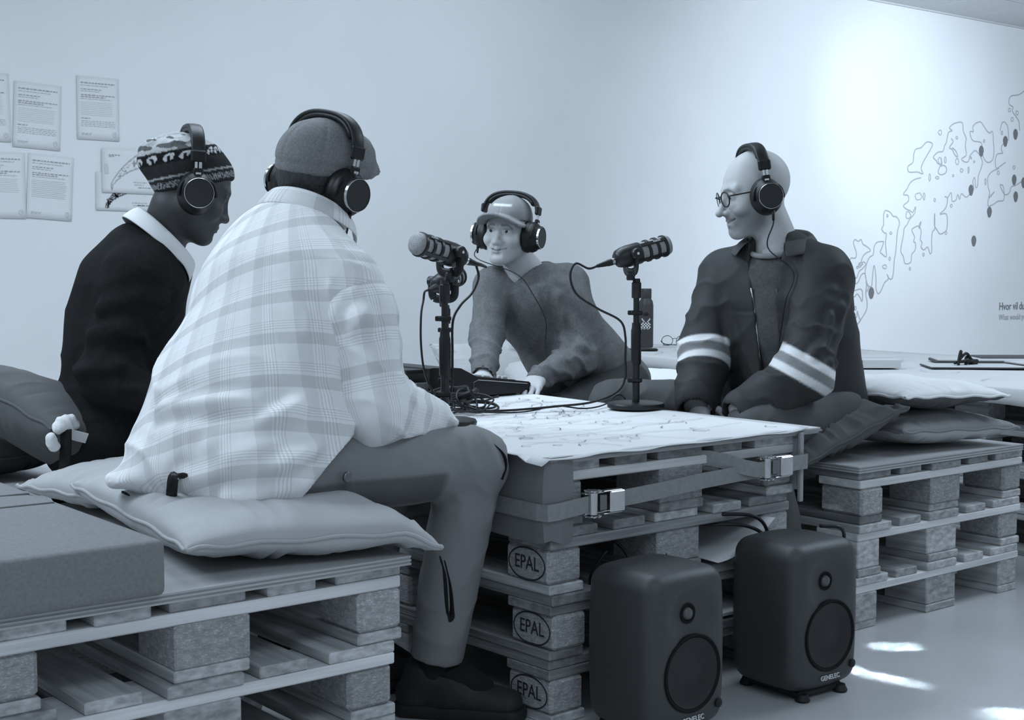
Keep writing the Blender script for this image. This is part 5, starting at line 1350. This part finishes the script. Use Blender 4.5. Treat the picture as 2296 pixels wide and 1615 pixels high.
# knitted hat
lo, hi = HB.box(.23); F = Field(lo, hi, .0036)
F.uni(ell(HB.o + A_((0, 0, .042)) + fB * .002, (.086, .108, .080), np.stack([rB, fB, A_((0, 0, 1))])), .02); F.uni(ell(HB.o + A_((0, 0, .070)) - fB * .010, (.080, .085, .062), np.stack([rB, fB, A_((0, 0, 1))])), .03)
hz = A_((0, 0, 1)); edge_p = HB.o - fB * .10 + A_((0, 0, -.012)); edge_n = nrm(hz - fB * .20)
F.uni(ell(HB.o - fB * .045 + A_((0, 0, .088)), (.065, .060, .040)), .04); F.uni(ell(HB.o - fB * .086 + A_((0, 0, .075)), (.036, .036, .034)), .03)
F.cut(plane(edge_p, -edge_n, lo, hi), .006)
def hat_col(V):
    hgt = (V - edge_p) @ edge_n; L = HB.loc(V); ang = np.arctan2(L[:, 0], L[:, 1]) * .09
    c = np.full(len(V), .035)
    c = np.where((hgt > .008) & (hgt < .022) & (np.abs(((ang * 160) % 1) - ((hgt * 160) % 1)) < .28), .42, c)
    c = np.where((hgt > .030) & (hgt < .0345), .40, c)
    bird = (hgt > .066) & (hgt < .092); ph = (ang / .026) % 1
    c = np.where(bird, np.where((np.hypot((ph - .5) * 1.1, (hgt - .079) / .026) < .36) & ~((np.abs(ph - .5 - (hgt - .079) * 12) < .10) & (hgt < .082)), .55, .016), c)
    top = hgt > .094; st_ = vnoise(V * A_((1, 1, 2.2)), 60, 4) + .25 * np.sin(hgt * 330)
    c = np.where(top, np.where(st_ > -.05, .46, .12), c)
    return c
put_mesh('knitted_hat', F, 'knit', PB, PB.location, hat_col, lambda V, N: .003 * vnoise(V, 45, 7) + .006 * np.clip(((V - edge_p) @ edge_n - .09) / .03, 0, 1) * ridges(V, HB.r + .6 * HB.f, 75, 3, 1.0) + .002 * np.exp(-(((V - edge_p) @ edge_n) / .006) ** 2), None, 1)
headphones('black headphones over the patterned knitted hat at the left', HB, half=.092, top=.160, tilt=.36)

# ================================================================== M: grey sweater and cap, facing the camera
PM_ = thing('person', 'smiling person in a grey V-neck sweater and peaked cap, leaning on the table', 'person', (1.36, 1.40, .45))
fM = A_((-.87, -.49, 0)); fM /= np.linalg.norm(fM); rM = A_((fM[1], -fM[0], 0))
HM = Head((1.019, 1.434, 1.107), (-.885, -.465, -.02), roll=-.07, sc=.90)
JM = dict(pelvis=(1.375, 1.40, .57), hipR=(1.31, 1.47, .57), hipL=(1.40, 1.30, .57), shR=(.985, 1.475, .930), shL=(1.255, 1.400, .935), elR=(.920, 1.425, .765), elL=(1.185, 1.275, .688), wrR=(.800, 1.285, .640), wrL=(.945, 1.195, .632),
          knR=(1.02, 1.36, .50), knL=(1.04, 1.18, .50), anR=(1.05, 1.40, .11), anL=(1.06, 1.22, .105), toeR=(.93, 1.34, .03), toeL=(.94, 1.15, .03), neck=(1.098, 1.447, .990))
stM = [((1.372, 1.400, .580), .175, .135), ((1.290, 1.416, .690), .168, .125), ((1.170, 1.436, .840), .165, .118), ((1.110, 1.434, .905), .135, .098), ((1.106, 1.444, .940), .100, .064)]
body(PM_, JM, HM, stM, rM, dict(base=.50, brow=.38, lip=.70), {'R': ((-.75, -.6, -.15), (.1, .1, -1), .45), 'L': ((-.75, -.55, -.25), (.1, .1, -1), .5), 'fine': True, 'gaze': .12}, smile=1.0, jaw=.90, nose=.97, neckr=(.053, .048), part=.0006, chest=(A_(JM['neck']), A_(JM['neck']) + fM * .014 - (0, 0, .10), .052, .052, rM, 1.0, 1.5), hf=.0022)
lo, hi = bounds([p for p, _, _ in stM] + [JM[k] for k in ('shR', 'shL', 'elR', 'elL', 'wrR', 'wrL')], .2)
prims = tp_list(stM, rM, .06) + [(cone(stM[4][0], JM['shR'], .056, .058), .05), (cone(stM[4][0], JM['shL'], .056, .062), .05)]
slR = [JM['shR'], JM['elR'], JM['wrR']]; slL = [JM['shL'], JM['elL'], JM['wrL']]; slM = (slR, slL)
prims += [(cone(slR[0], slR[1], .064, .056), .025), (cone(slR[1], slR[2], .056, .042), .03), (cone(slL[0], slL[1], .070, .064), .03), (cone(slL[1], slL[2], .062, .038), .03)]
prims.append((cone((1.33, 1.39, .655), (1.43, 1.37, .60), .10, .10, rM, 1.4, 1.4), .05))
def vcut_fn(X, Y, Z):
    qx, qy, qz = X - nbM[0], Y - nbM[1], Z - nbM[2]; l = qx * rM[0] + qy * rM[1]; f_ = qx * fM[0] + qy * fM[1]
    return np.maximum((np.abs(l) - .95 * (qz + .052)) * .72, -(f_ + .0))
nbM = A_(JM['neck']); vcut = (vcut_fn, nbM - .10, nbM + A_((.10, .10, .08)))
vA, vB_, vC = HM.w((-.05, .0, -.12)), A_(JM['neck']) + fM * .075 - (0, 0, .062), HM.w((.05, .0, -.12))
def dispM(V, N):
    d = .004 * vnoise(V, 18, 5)
    for s_, am in ((slM[0], .008), (slM[1], .009)):
        m = limb_mask(V, s_, .06, .10); low = np.clip((.86 - V[:, 2]) / .15, .15, 1)
        d += m * am * low * ridges(V, (.35, .2, 1.), 46, 8, .7)
    d += folds(V, [([(1.05, 1.32, .93), (1.06, 1.30, .83), (1.10, 1.29, .72)], .02, .008), ([(1.12, 1.29, .90), (1.13, 1.28, .78), (1.17, 1.28, .66)], .018, .008), ([(1.18, 1.33, .93), (1.15, 1.30, .84), (1.17, 1.22, .74)], .022, .009), ([(1.28, 1.30, .74), (1.36, 1.28, .68), (1.42, 1.27, .62)], .02, .010), ([(1.3, 1.3, .69), (1.37, 1.27, .63), (1.45, 1.26, .57)], .016, .008)])
    nk = seg_dist(V, neckV); d += .0025 * np.exp(-(nk / .010) ** 2)
    return d
nbM = A_(JM['neck'])
neckV = [nbM + rM * -.080 + (0, 0, .012) - fM * .03, nbM + rM * -.062 + fM * .050 - (0, 0, .008), nbM + fM * .098 - (0, 0, .072), nbM + rM * .062 + fM * .050 - (0, 0, .008), nbM + rM * .080 + (0, 0, .012) - fM * .03]
garment('sweater', PM_, prims, 'knit', lo, hi, .0075, lambda V: np.full(len(V), .15) * (1 + .16 * vnoise(V, 90, 3)), dispM, None, 2,
        [(plane((1.37, 1.40, .55), (.15, 0, -1), (lo[0], lo[1], .2), (hi[0], hi[1], .62)), .01), (vcut, .006), (cone(nbM - (0, 0, .012) + fM * .004, nbM + (0, 0, .12), .062, .075, rM, 1.05, 1.05), .012), (cone(slR[2], A_(slR[2]) + A_((-.04, -.035, -.01)), .034, .034), .01)])
lo2, hi2 = bounds([nbM], .15); F = Field(lo2, hi2, .005)
F.uni(cone(nbM, nbM - (0, 0, .10) + fM * .018, .057, .0580, rM, 1.04, 1.5), .02); F.cut(plane(nbM - (0, 0, .012) + fM * .055, nrm(A_((0, 0, 1)) + fM * .42), nbM - .12, nbM + .12), .006)
put_mesh('undershirt', F, 'knit', PM_, PM_.location, lambda V: np.full(len(V), .012), None, None, 1)
trousers(PM_, JM, .035, 23, (.115, .088, .075, .060))
shoe(PM_, JM['anR'], (1.12, 1.43, 0), (.88, 1.32, 0)); shoe(PM_, JM['anL'], (1.13, 1.25, 0), (.89, 1.13, 0))
om = A_(PM_.location)
for dx in (0, .014):
    MB().sweep(spline([tuple(A_(p) - om) for p in ((1.40 + dx, 1.235 - dx, .615), (1.408 + dx, 1.225 - dx, .585), (1.39 + dx, 1.22 - dx, .560), (1.395 + dx, 1.21 - dx, .530))], 5), 1, 6, flat=(.005, .0018, (1, .3, 0))).obj('drawstring', 'canvas_white', PM_, 'all')
MB().box((-.014, -.003, -.006), (.014, .003, .006), .001).obj('hem_tag', 'black_matte', PM_, False, tuple(A_((1.415, 1.262, .655)) - om), (0, 0, -.5))
lo, hi = HM.box(.2); F = Field(lo, hi, .0045)                     # short hair
F.uni(HM.e((0, -.016, .030), (.080, .102, .098)), .01); F.cut(plane(HM.w((0, .012, 0)), HM.f, lo, hi), .01); F.cut(plane(HM.w((0, 0, -.062)), -HM.u - .2 * HM.f, lo, hi), .006); F.cut(plane(HM.w((0, 0, .05)), HM.u, lo, hi), .006)
put_mesh('hair', F, 'hair', PM_, PM_.location, None, lambda V, N: .002 * vnoise(V, 240, 2), None, 1)
lo, hi = HM.box(.24); F = Field(lo, hi, .0034)                    # peaked cap
F.uni(HM.e((0, -.008, .058), (.083, .104, .084)), .01); F.cut(plane(HM.w((0, 0, .046)), -HM.u + .10 * HM.f, lo, hi), .004)
R_ = A_([[1, 0, 0], [0, .93, -.36], [0, .36, .93]])
def brim():
    c = HM.w((0, .066, .064)); Rl = A_([[1, 0, 0], [0, math.cos(-.06), -math.sin(-.06)], [0, math.sin(-.06), math.cos(-.06)]]) @ HM.R
    def fn(X, Y, Z):
        px, py, pz = X - c[0], Y - c[1], Z - c[2]; q = [Rl[i, 0] * px + Rl[i, 1] * py + Rl[i, 2] * pz for i in range(3)]
        zz = q[2] + 5.0 * q[0] ** 2
        rad = np.sqrt((q[0] / .080) ** 2 + (q[1] / .098) ** 2) - 1
        return np.maximum(rad * .078, np.abs(zz) - .0045)
    return fn, c - .13, c + .13
F.uni(brim(), .004)
F.cut(HM.e((0, -.004, .030), (.078, .098, .080)), .004)
def capM_disp(V, N):
    L = HM.loc(V); s_ = np.minimum(np.abs(L[:, 0]), np.abs(np.abs(np.arctan2(L[:, 0], L[:, 1])) - 1.05) * .08)
    return -.0014 * np.exp(-(s_ / .0028) ** 2) * (L[:, 2] > .05) + .0015 * vnoise(V, 50, 3)
def capM_col(V):
    L = HM.loc(V); k_ = np.clip((.040 - np.abs(L[:, 0])) / .006, 0, 1) * np.clip((.0065 - np.abs(L[:, 2] - .104)) / .004, 0, 1) * (L[:, 1] > .05); return .25 + .4 * k_
put_mesh('peaked_cap', F, 'cloth_smooth', PM_, PM_.location, capM_col, capM_disp, None, 1)
headphones('black headphones over the peaked cap of the person behind the table', HM, half=.082, top=.139, tilt=.16,
           cable_pts=[HM.w((.118, .01, -.055)), HM.w((.10, .05, -.10)), (.985, 1.345, .97), (1.02, 1.30, .90), (1.05, 1.275, .82), (1.05, 1.275, .74), (1.04, 1.25, .66), (1.01, 1.20, .60)])

# ================================================================== C: work jacket, bald, in profile
PC = thing('person', 'bald smiling man with glasses in a dark work jacket with reflective sleeve bands', 'person', (1.35, .44, .45))
fC = nrm((-.95, -.31, 0)); rC = A_((fC[1], -fC[0], 0))
HC = Head((1.184, .485, 1.203), (-.862, .495, -.205), roll=.0)
JC = dict(pelvis=(1.350, .440, .565), hipR=(1.335, .535, .565), hipL=(1.33, .345, .565), shR=(1.215, .628, .968), shL=(1.268, .302, .970), elR=(1.105, .605, .750), elL=(1.125, .248, .700), wrR=(.985, .520, .615), wrL=(.950, .305, .606),
          knR=(.975, .860, .575), knL=(.965, .275, .560), anR=(1.02, .83, .105), anL=(1.030, .215, .105), toeR=(.90, .86, .03), toeL=(.90, .19, .03), neck=(1.238, .450, 1.070))
stC = [((1.360, .442, .580), .190, .178), ((1.318, .448, .690), .185, .155), ((1.293, .452, .823), .185, .145), ((1.270, .455, .935), .182, .128), ((1.250, .453, 1.010), .120, .085)]
body(PC, JC, HC, stC, rC, dict(base=.50, brow=.42, lip=.72, stubble=.68), {'R': ((-.05, -.3, -.95), (.9, .1, -.2), .5), 'L': ((-.1, .35, -.9), (.9, .1, -.2), .55), 'gaze': .0}, smile=.9, nose=1.09, jaw=.97, brow=1.1, part=.0034, hf=.0022)
lo, hi = bounds([p for p, _, _ in stC] + [JC[k] for k in ('shR', 'shL', 'elR', 'elL', 'wrR', 'wrL')], .2)
prims = tp_list(stC, rC, .06) + [(cone(stC[4][0], JC['shR'], .072, .072), .05), (cone(stC[4][0], JC['shL'], .072, .078), .05)]
slR = [JC['shR'], JC['elR'], JC['wrR']]; slL = [JC['shL'], JC['elL'], JC['wrL']]; slC = (slR, slL)
prims += [(plane((1.34, .44, .505), nrm(fC * .5 - A_((0, 0, 1))), (lo[0], lo[1], .2), (hi[0], hi[1], .62)), -.01)]
for s_ in slC: prims += [(cone(s_[0], s_[1], .082, .078), .025), (cone(s_[1], s_[2], .078, .066), .03)]
front = [A_(JC['neck']) + fC * .075 + (0, 0, .03)] + [A_(p) + fC * rd for p, rl, rd in stC[::-1]] + [A_(stC[0][0]) + fC * .165 - (0, 0, .1)]
cutC = []
for a, b, ra, rb in zip(front[:-1], front[1:], (.060, .048, .036, .030, .030, .034), (.048, .036, .030, .030, .034, .045)): cutC.append((cone(a, b, ra, rb), .008))
cutC += [(cone(s_[2], A_(s_[2]) + nrm(A_(s_[2]) - s_[1]) * .07, .043, .047), .006) for s_ in slC]
def colC(V):
    c = np.full(len(V), .040)
    for s_, o_b, n_b in ((slC[0], (1.067, .571, .749), (-.36, -.345, -.85)), (slC[1], (1.092, .242, .725), (-.384, .305, -.87))):
        S = (V - A_(o_b)) @ nrm(n_b); d = seg_dist(V, s_); m = d < .112
        m = np.clip((.104 - d) / .006, 0, 1) * np.clip((seg_dist(V, [p for p, _, _ in stC]) - .195) / .006, 0, 1); e_ = lambda x: np.clip(x / .0055 + .5, 0, 1)
        for a, b, v in ((-.037, -.013, .72), (-.013, .013, .22), (.013, .037, .72)): k_ = m * e_(S - a) * e_(b - S); c = c * (1 - k_) + v * k_
    return c
def dispC(V, N):
    d = .004 * vnoise(V, 15, 6)
    for s_ in slC:
        m = limb_mask(V, s_, .075, .11); el = np.exp(-(np.linalg.norm(V - A_(s_[1]), axis=1) / .15) ** 2)
        d += m * (.004 + .008 * el) * ridges(V, (.5, .3, .9), 36, 11, .8)
    t_ = np.clip(1 - limb_mask(V, slC[0], .08, .11) - limb_mask(V, slC[1], .08, .11), 0, 1)
    d += t_ * .005 * ridges(V, (-.3, .8, .5), 19, 4, 1.2)
    d += folds(V, [([(1.22, .24, .93), (1.19, .30, .88), (1.15, .33, .80)], .018, .009), ([(1.16, .58, .93), (1.14, .55, .86), (1.13, .52, .78)], .016, .008), ([(1.18, .19, .86), (1.15, .18, .80), (1.10, .19, .76)], .016, .009), ([(1.24, .20, .88), (1.22, .16, .80), (1.16, .16, .74)], .016, .008)])
    # yoke seams
    S, _, _ = polyax([p for p, _, _ in stC], V); d -= .003 * t_ * np.exp(-((V[:, 2] - .868) / .004) ** 2)
    return d
garment('work_jacket', PC, prims, 'cloth_smooth', lo, hi, .0062, colC, dispC, None, 2, cutC)
stC2 = [(A_(p) + fC * .022, rl - .03, rd - .026) for p, rl, rd in stC[1:4]] + [(A_(stC[4][0]) + fC * .02 - A_((0, 0, .035)), .10, .075)]
lo2, hi2 = bounds([p for p, _, _ in stC2], .2)
garment('wool_sweater', PC, tp_list(stC2, rC, .05) + [], 'knit', lo2, hi2, .008, lambda V: np.full(len(V), .085) * (1 + .15 * vnoise(V, 80, 5)), lambda V, N: .003 * vnoise(V, 20, 2), None, 1,
        [(plane(A_(JC['neck']) + fC * .03 - A_((0, 0, .03)), nrm(A_((0, 0, 1)) + fC * .3), A_(JC['neck']) - .15, A_(JC['neck']) + .15), .006)])
nk = A_(JC['neck']); oc = A_(PC.location)
MB().sweep([tuple(nk + fC * (.016 + .068 * math.cos(a)) + rC * .068 * math.sin(a) + A_((0, 0, -.022 - .022 * math.cos(a))) - oc) for a in [k * math.pi / 16 for k in range(32)]], .008, 8, closed=True).obj('ribbed_neckband', 'canvas_grey', PC, 'all')
mat('jacket_cloth', .04, .7, var=.03, scale=30, bump=.1, bscale=600)
collar(PC, nk + A_((.005, 0, .012)), (.22, .05, 1), fC, rC, .090, .092, .050, 'jacket_cloth', drop=.075, open_=1.25, flare=.020, th=.004)
# zip edges, pocket, placket
for sg, m_ in ((1, 'steel'), (-1, 'jacket_cloth')):
    pts = [p_ + rC * sg * w_ + fC * .004 - oc for p_, w_ in zip(front[2:6], (.040, .034, .034, .036))]
    MB().sweep(spline([tuple(p) for p in pts], 6), .0032 if sg > 0 else .005, 6).obj('front_zip' if sg > 0 else 'front_placket', m_, PC, 'all')
trousers(PC, JC, .085, 33, (.115, .092, .074, .064))
shoe(PC, JC['anR'], (1.09, .81, 0), (.84, .87, 0)); shoe(PC, JC['anL'], (1.10, .225, 0), (.86, .18, 0))
for s_ in slC:
    a = A_(s_[2]); d_ = nrm(a - A_(s_[1])); MB().sweep([tuple(a + d_ * (.0 + .008 * k) - oc) for k in range(5)], [.036, .037, .036, .036, .034], 20).obj('knit_cuff', 'canvas_grey', PC, 'all')
tm = MB().sweep(spline([tuple(HC.w(p) - oc) for p in ((-.015, .0895, -.0615), (0, .0925, -.0640), (.015, .0895, -.0615))], 5), 1, 6, flat=(.0032, .002, tuple(HC.u))); tm.obj('teeth', 'white_print', PC, 'all')
# glasses worn by C
gs = thing('eyeglasses', 'dark-framed eyeglasses worn by the bald man in the work jacket', 'glasses', tuple(HC.o))
G = lambda p: tuple(HC.w(p) - HC.o)
for s in (-1, 1):
    ring = [G((s * .033 + .0245 * math.cos(a), .108 - .010 * abs(s * .033 + .0245 * math.cos(a)) / .06, .006 + .0215 * math.sin(a))) for a in [k * math.pi / 14 for k in range(28)]]
    MB().sweep(ring, .0021, 6, closed=True).obj('rim', 'black_plastic', gs, 'all')
    lens = MB(); lens.add(ring, [tuple(range(28))]); lens.add([tuple(A_(p) + HC.f * .0015) for p in ring], [tuple(reversed(range(28)))]); lens.obj('lens', 'glass_lens', gs)
    MB().sweep(spline([G((s * .058, .102, .014)), G((s * .070, .085, .014)), G((s * .080, .02, .012)), G((s * .080, -.02, .004))], 6), .0022, 6).obj('temple', 'black_plastic', gs, 'all')
MB().sweep(spline([G((-.010, .110, .010)), G((0, .113, .013)), G((.010, .110, .010))], 4), .0018, 6).obj('bridge', 'black_plastic', gs, 'all')
headphones('black headphones on the bald head of the man in the work jacket', HC, half=.090, top=.146, tilt=.06,
           cable_pts=[HC.w((-.126, .0, -.048)), HC.w((-.124, .006, -.085)), HC.w((-.110, .030, -.150)), (1.165, .325, .98), (1.145, .335, .90), (1.135, .345, .80), (1.12, .345, .72), (1.07, .36, .66), (1.04, .40, .60)])
# ------------------------------------------------------------------ microphones on table stands
def mic(loc, h, d, tilt, label, slabel, cable_pts, base=True, cl='', knob=True):
    """loc: foot centre on the table, h: height of the body centre above it, d: horizontal aim"""
    st = thing('microphone_stand', slabel, 'stand', loc)
    if base: MB().lathe([(.0005, 0), (.072, 0), (.080, .003), (.081, .010), (.078, .0155), (.070, .0175), (.014, .0185), (.0005, .0185)], 48, cap=False).obj('base_plate', 'black_metal', st, True)
    hp = h - .070
    MB().lathe([(.0105, .015), (.0105, hp * .66)], 18).obj('lower_tube', 'black_metal', st, True)
    MB().lathe([(.0085, hp * .3), (.0085, hp)], 16).obj('upper_tube', 'black_metal', st, True)
    MB().lathe([(.0125, hp * .34), (.0145, hp * .35), (.0145, hp * .60), (.0125, hp * .62), (.0118, hp * .66)], 18).obj('clutch', 'black_plastic', st, True)
    for f in (.20, .72): MB().box((-.0165, -.013, hp * f), (.0165, .013, hp * f + .013), .003).box((-.024, -.007, hp * f), (-.012, .007, hp * f + .013), .002).obj('cable_clip', 'black_plastic', st, False, rot=(0, 0, math.radians(-38)))
    MB().lathe([(.012, hp - .055), (.0135, hp - .053), (.0135, hp - .012), (.011, hp - .010), (.010, hp)], 18).obj('top_coupler', 'black_metal', st, True)
    m = thing('microphone', label, 'microphone', (loc[0], loc[1], loc[2] + h))
    d = Vector(d).normalized(); z = (d * math.cos(tilt) + Vector((0, 0, 1)) * math.sin(tilt)).normalized(); x = z.cross(Vector((0, 0, 1))).normalized(); y = z.cross(x)   # y down-ish
    y = -y if y.z < 0 else y; x = y.cross(z)
    M = frame(z * .018, x, y, z)
    MB().lathe([(.0005, -.088), (.016, -.087), (.024, -.080), (.0285, -.066), (.031, -.045), (.031, -.012), (.0305, -.010)], 36, M, cap=False).lathe([(.0305, -.010), (.0260, -.009), (.0005, -.009)], 36, M, cap=False).obj('body', 'black_metal', m, True)
    MB().lathe([(.0278, -.012), (.0278, .072)], 36, M, cap=False).obj('grille', 'grille', m, True)
    MB().lathe([(.0285, .068), (.0280, .078), (.0250, .084), (.016, .0885), (.0004, .090)], 36, M, cap=False).obj('front_grille', 'grille', m, 'all')
    for zz in (.014, .041, .067): MB().lathe([(.0275, zz - .0045), (.0312, zz - .0040), (.0316, zz), (.0312, zz + .0040), (.0275, zz + .0045)], 36, M, cap=False).obj('rib', 'black_metal', m, True)
    for k in range(4):
        a = math.pi / 4 + k * math.pi / 2
        MB().box((-.0055, -.0020, -.012), (.0055, .0022, .070), .001, M @ Matrix.Rotation(a, 4, 'Z') @ Matrix.Translation((0, .0292, 0))).obj('grille_bar', 'black_metal', m)
    # lettering on the side bar
    for sx in (-1, 1):
        n_ = (x * sx + y).normalized(); u_ = (y - n_ * y.dot(n_)).normalized()
        text_mesh('brand_lettering', 'RØDE', .0085, 'white_print', m, frame(z * .059 + n_ * .0317, u_.cross(n_), u_, n_), extrude=.0002)
    # yoke: two arms and a cross bar under the body
    yk = [(-.0365, .006, -.030), (-.0365, -.028, -.030), (-.033, -.044, -.030), (-.018, -.052, -.030), (.018, -.052, -.030), (.033, -.044, -.030), (.0365, -.028, -.030), (.0365, .006, -.030)]
    xh = Vector((x.x, x.y, 0)).normalized(); zh = Vector((d.x, d.y, 0)).normalized(); My = frame((0, 0, 0), xh, Vector((0, 0, 1)), zh) @ Matrix.Translation((0, 0, 0))
    MB().sweep(spline([tuple(Vector(p) + Vector((0, 0, .012))) for p in yk], 4), 1, 8, My, flat=(.0125, .0035, tuple((My.to_3x3() @ Vector((0, 0, 1)))))).obj('yoke', 'black_metal', m, 'all')
    MB().lathe([(.010, -.075), (.012, -.072), (.012, -.054), (.010, -.050)], 18, frame(My.to_3x3() @ Vector((0, 0, -.018)), (1, 0, 0), (0, 1, 0), (0, 0, 1))).obj('mount', 'black_metal', m, True)
    for s in (-1, 1):
        Mk = My @ frame((s * .032, 0, -.018), (0, 1, 0), (0, 0, 1), (1, 0, 0)) @ Matrix.Diagonal((1, 1, s, 1))
        MB().lathe([(.0145, .0), (.0155, .004), (.0155, .013), (.013, .016), (.005, .0162), (.0003, .0162)], 20, Mk, cap=False).obj('knob', 'black_metal', m, True)
        MB().lathe([(.0042, .0163), (.0038, .0175), (.0003, .0175)], 12, Mk, cap=False).obj('knob_screw', 'chrome', m, True)
    Mx = M @ Matrix.Rotation(math.pi, 4, 'X') @ Matrix.Translation((0, .004, .086))
    MB().lathe([(.0095, 0), (.0095, .024), (.0085, .026), (.0075, .036), (.0055, .052), (.0045, .058)], 18, Mx).obj('connector', 'black_plastic', m, True)
    MB().lathe([(.0097, .004), (.0098, .012)], 18, Mx).obj('connector_ring', 'steel', m, True)
    end = Mx @ Vector((0, 0, .056)); nx_ = Mx @ Vector((0, 0, .085))
    o_ = Vector(m.location)
    MB().sweep(spline([tuple(end), tuple(nx_)] + [tuple(Vector(p) - o_) for p in cable_pts], 8), .0033, 7).obj('cable', 'cable', m, 'all')
    return m
ZT = ZP + .0035
mic((.140, .580, ZT), .436, (-.988, -.135, 0), .22, 'black broadcast microphone aimed at the man in plaid, front grille towards us', 'black pole stand with round base beside the plaid sleeve',
    [(.255, .600, 1.005), (.262, .600, .97), (.235, .592, .93), (.19, .58, .90), (.162, .575, .86), (.158, .572, .78), (.155, .570, .70), (.165, .60, .65), (.20, .66, .615)])
mic((.812, .592, ZT), .436, (.95, -.31, 0), .25, 'black broadcast microphone aimed at the bald man, seen from its cable end', 'black pole stand with round base at the right edge of the table',
    [(.640, .655, 1.005), (.625, .66, .97), (.640, .650, .92), (.700, .630, .88), (.765, .608, .845), (.778, .600, .80), (.778, .600, .74), (.778, .600, .685), (.755, .610, .645), (.69, .640, .618), (.60, .68, ZT + .012), (.48, .72, ZT + .006), (.40, .745, ZT + .006), (.34, .77, ZT + .008)])
mic((.508, 1.085, ZT), .356, (.86, .51, 0), .16, 'black microphone turned away, half hidden behind the pole of the nearest one', 'black pole stand directly behind the pole of the nearest microphone',
    [(.375, 1.01, .90), (.36, 1.0, .86), (.352, .99, .78), (.36, .985, .70), (.38, .97, .64), (.40, .93, ZT + .006)])
# thin cable across the table to the right edge
cable('cable', [(.35, .76, ZT + .006), (.44, .70, ZT + .003), (.52, .70, ZT + .003), (.60, .69, ZT + .012), (.66, .655, ZT + .004), (.72, .66, ZT + .003), (.80, .70, ZT + .006), (.875, .74, ZT + .022), (.90, .735, ZT + .015), (.915, .72, ZT - .03)], .0022, 'thin black cable curving over the paper to the right table edge', per=8)
# tangle
tg = thing('cable_tangle', 'heap of tangled black cables on the table between microphone poles and mixer', 'cables', (.36, .86, ZT))
R = random.Random(12)
for k in range(17):
    cx, cy = R.uniform(-.16, .07), R.uniform(-.10, .12); rx, ry = R.uniform(.03, .10), R.uniform(.03, .09); ph = R.uniform(0, 6); an = R.uniform(0, 3.1); z0 = R.uniform(.004, .05)
    pts = []
    for j in range(12):
        a = ph + j * .62; x_, y_ = rx * math.cos(a), ry * math.sin(a)
        pts.append((cx + x_ * math.cos(an) - y_ * math.sin(an) + R.uniform(-.008, .008), cy + x_ * math.sin(an) + y_ * math.cos(an), max(.004, z0 * (.75 + .55 * math.sin(a * 1.0 + ph)) + R.uniform(-.004, .006))))
    MB().sweep(spline(pts, 6), R.choice((.0030, .0034, .0026)), 6).obj('cable', 'cable', tg, 'all')
for (x_, y_, r_, tl) in ((.05, -.085, .045, .25), (.085, -.02, .050, .1), (.02, -.05, .030, .9), (.075, -.01, .034, .5)):
    MB().sweep([(x_ + r_ * math.cos(a), y_ + r_ * .8 * math.sin(a), .006 + r_ * (1 + math.sin(a)) * tl) for a in [j * math.pi / 12 for j in range(24)]], .0034, 7, closed=True).obj('cable_loop', 'cable', tg, 'all')
for (x_, y_, z_, a) in ((.0, -.03, .035, .3), (-.05, .0, .045, 1.2), (.06, .0, .03, 2.)):
    MB().lathe([(.005, 0), (.0095, .006), (.0095, .05), (.0085, .055)], 14, Matrix.Translation((x_, y_, z_)) @ Matrix.Rotation(a, 4, 'Z') @ Matrix.Rotation(1.2, 4, 'X')).obj('plug', 'black_plastic', tg, True)
# mixer
mx = thing('audio_mixer', 'black audio mixer with sloping top and light pads beside the cable heap', 'mixer', (.63, 1.13, ZT), D1(2))
prof = [(.245, .004), (.245, .032), (.238, .037), (.03, .062), (-.035, .092), (-.14, .098), (-.155, .096), (-.155, .03), (-.145, .012), (.05, .004)]
prof = [(x_, z_ ) for x_, z_ in prof]; W_ = .29
vs = [(x_, yy, z_) for yy in (0, W_) for x_, z_ in prof]; n_ = len(prof)
MB().add(vs, [tuple(range(n_ - 1, -1, -1))[::-1], tuple(range(2 * n_ - 1, n_ - 1, -1))] + [(i, i + n_, (i + 1) % n_ + n_, (i + 1) % n_) for i in range(n_)]).obj('mixer_body', 'black_plastic', mx)
pf_ = MB().add([(.225, -.0015, .012), (.225, -.0015, .028), (.02, -.0015, .046), (.02, -.0015, .016)], [(0, 3, 2, 1)][::-1]); 
MB().sweep([(.23, -.001, .031), (.03, -.001, .053), (.012, -.001, .046), (.012, -.001, .014)], .0014, 5).obj('side_groove', 'steel_dark', mx)
for i in range(4):
    for j in range(2):
        x_ = .055 + j * .035; zz = .062 - (x_ - .03) * .120 + .0
        MB().box((-.014, -.022, 0), (.014, .022, .008), .002, Matrix.Translation((x_, .05 + i * .056, zz)) @ Matrix.Rotation(.119, 4, 'Y')).obj('pad', 'key_pad', mx)
for i in range(6):
    x_ = .165; zz = .062 - (x_ - .03) * .120
    MB().box((-.045, -.002, 0), (.045, .002, .002), .0005, Matrix.Translation((x_, .035 + i * .044, zz)) @ Matrix.Rotation(.119, 4, 'Y')).obj('fader_slot', 'steel_dark', mx)
    MB().box((-.010, -.006, 0), (.010, .006, .010), .002, Matrix.Translation((x_ + .02 * math.sin(i * 2), .035 + i * .044, zz - .0024 * math.sin(i * 2))) @ Matrix.Rotation(.119, 4, 'Y')).obj('fader', 'key_pad', mx)
MB().box((-.225, .02, .083), (-.150, .20, .094), .002).obj('screen_lid', 'black_plastic', mx)
MB().box((-.205, .0, .010), (-.155, W_, .056), .003).obj('rear_panel', 'steel_dark', mx)
for i in range(5):
    MB().lathe([(.008, 0), (.009, .004), (.006, .006), (.0055, .004)], 14, frame((-.19, -.0005, .0) if False else (-.2055, .03 + i * .05, .034), (0, 1, 0), (0, 0, 1), (-1, 0, 0))).obj('socket', 'steel', mx, True)
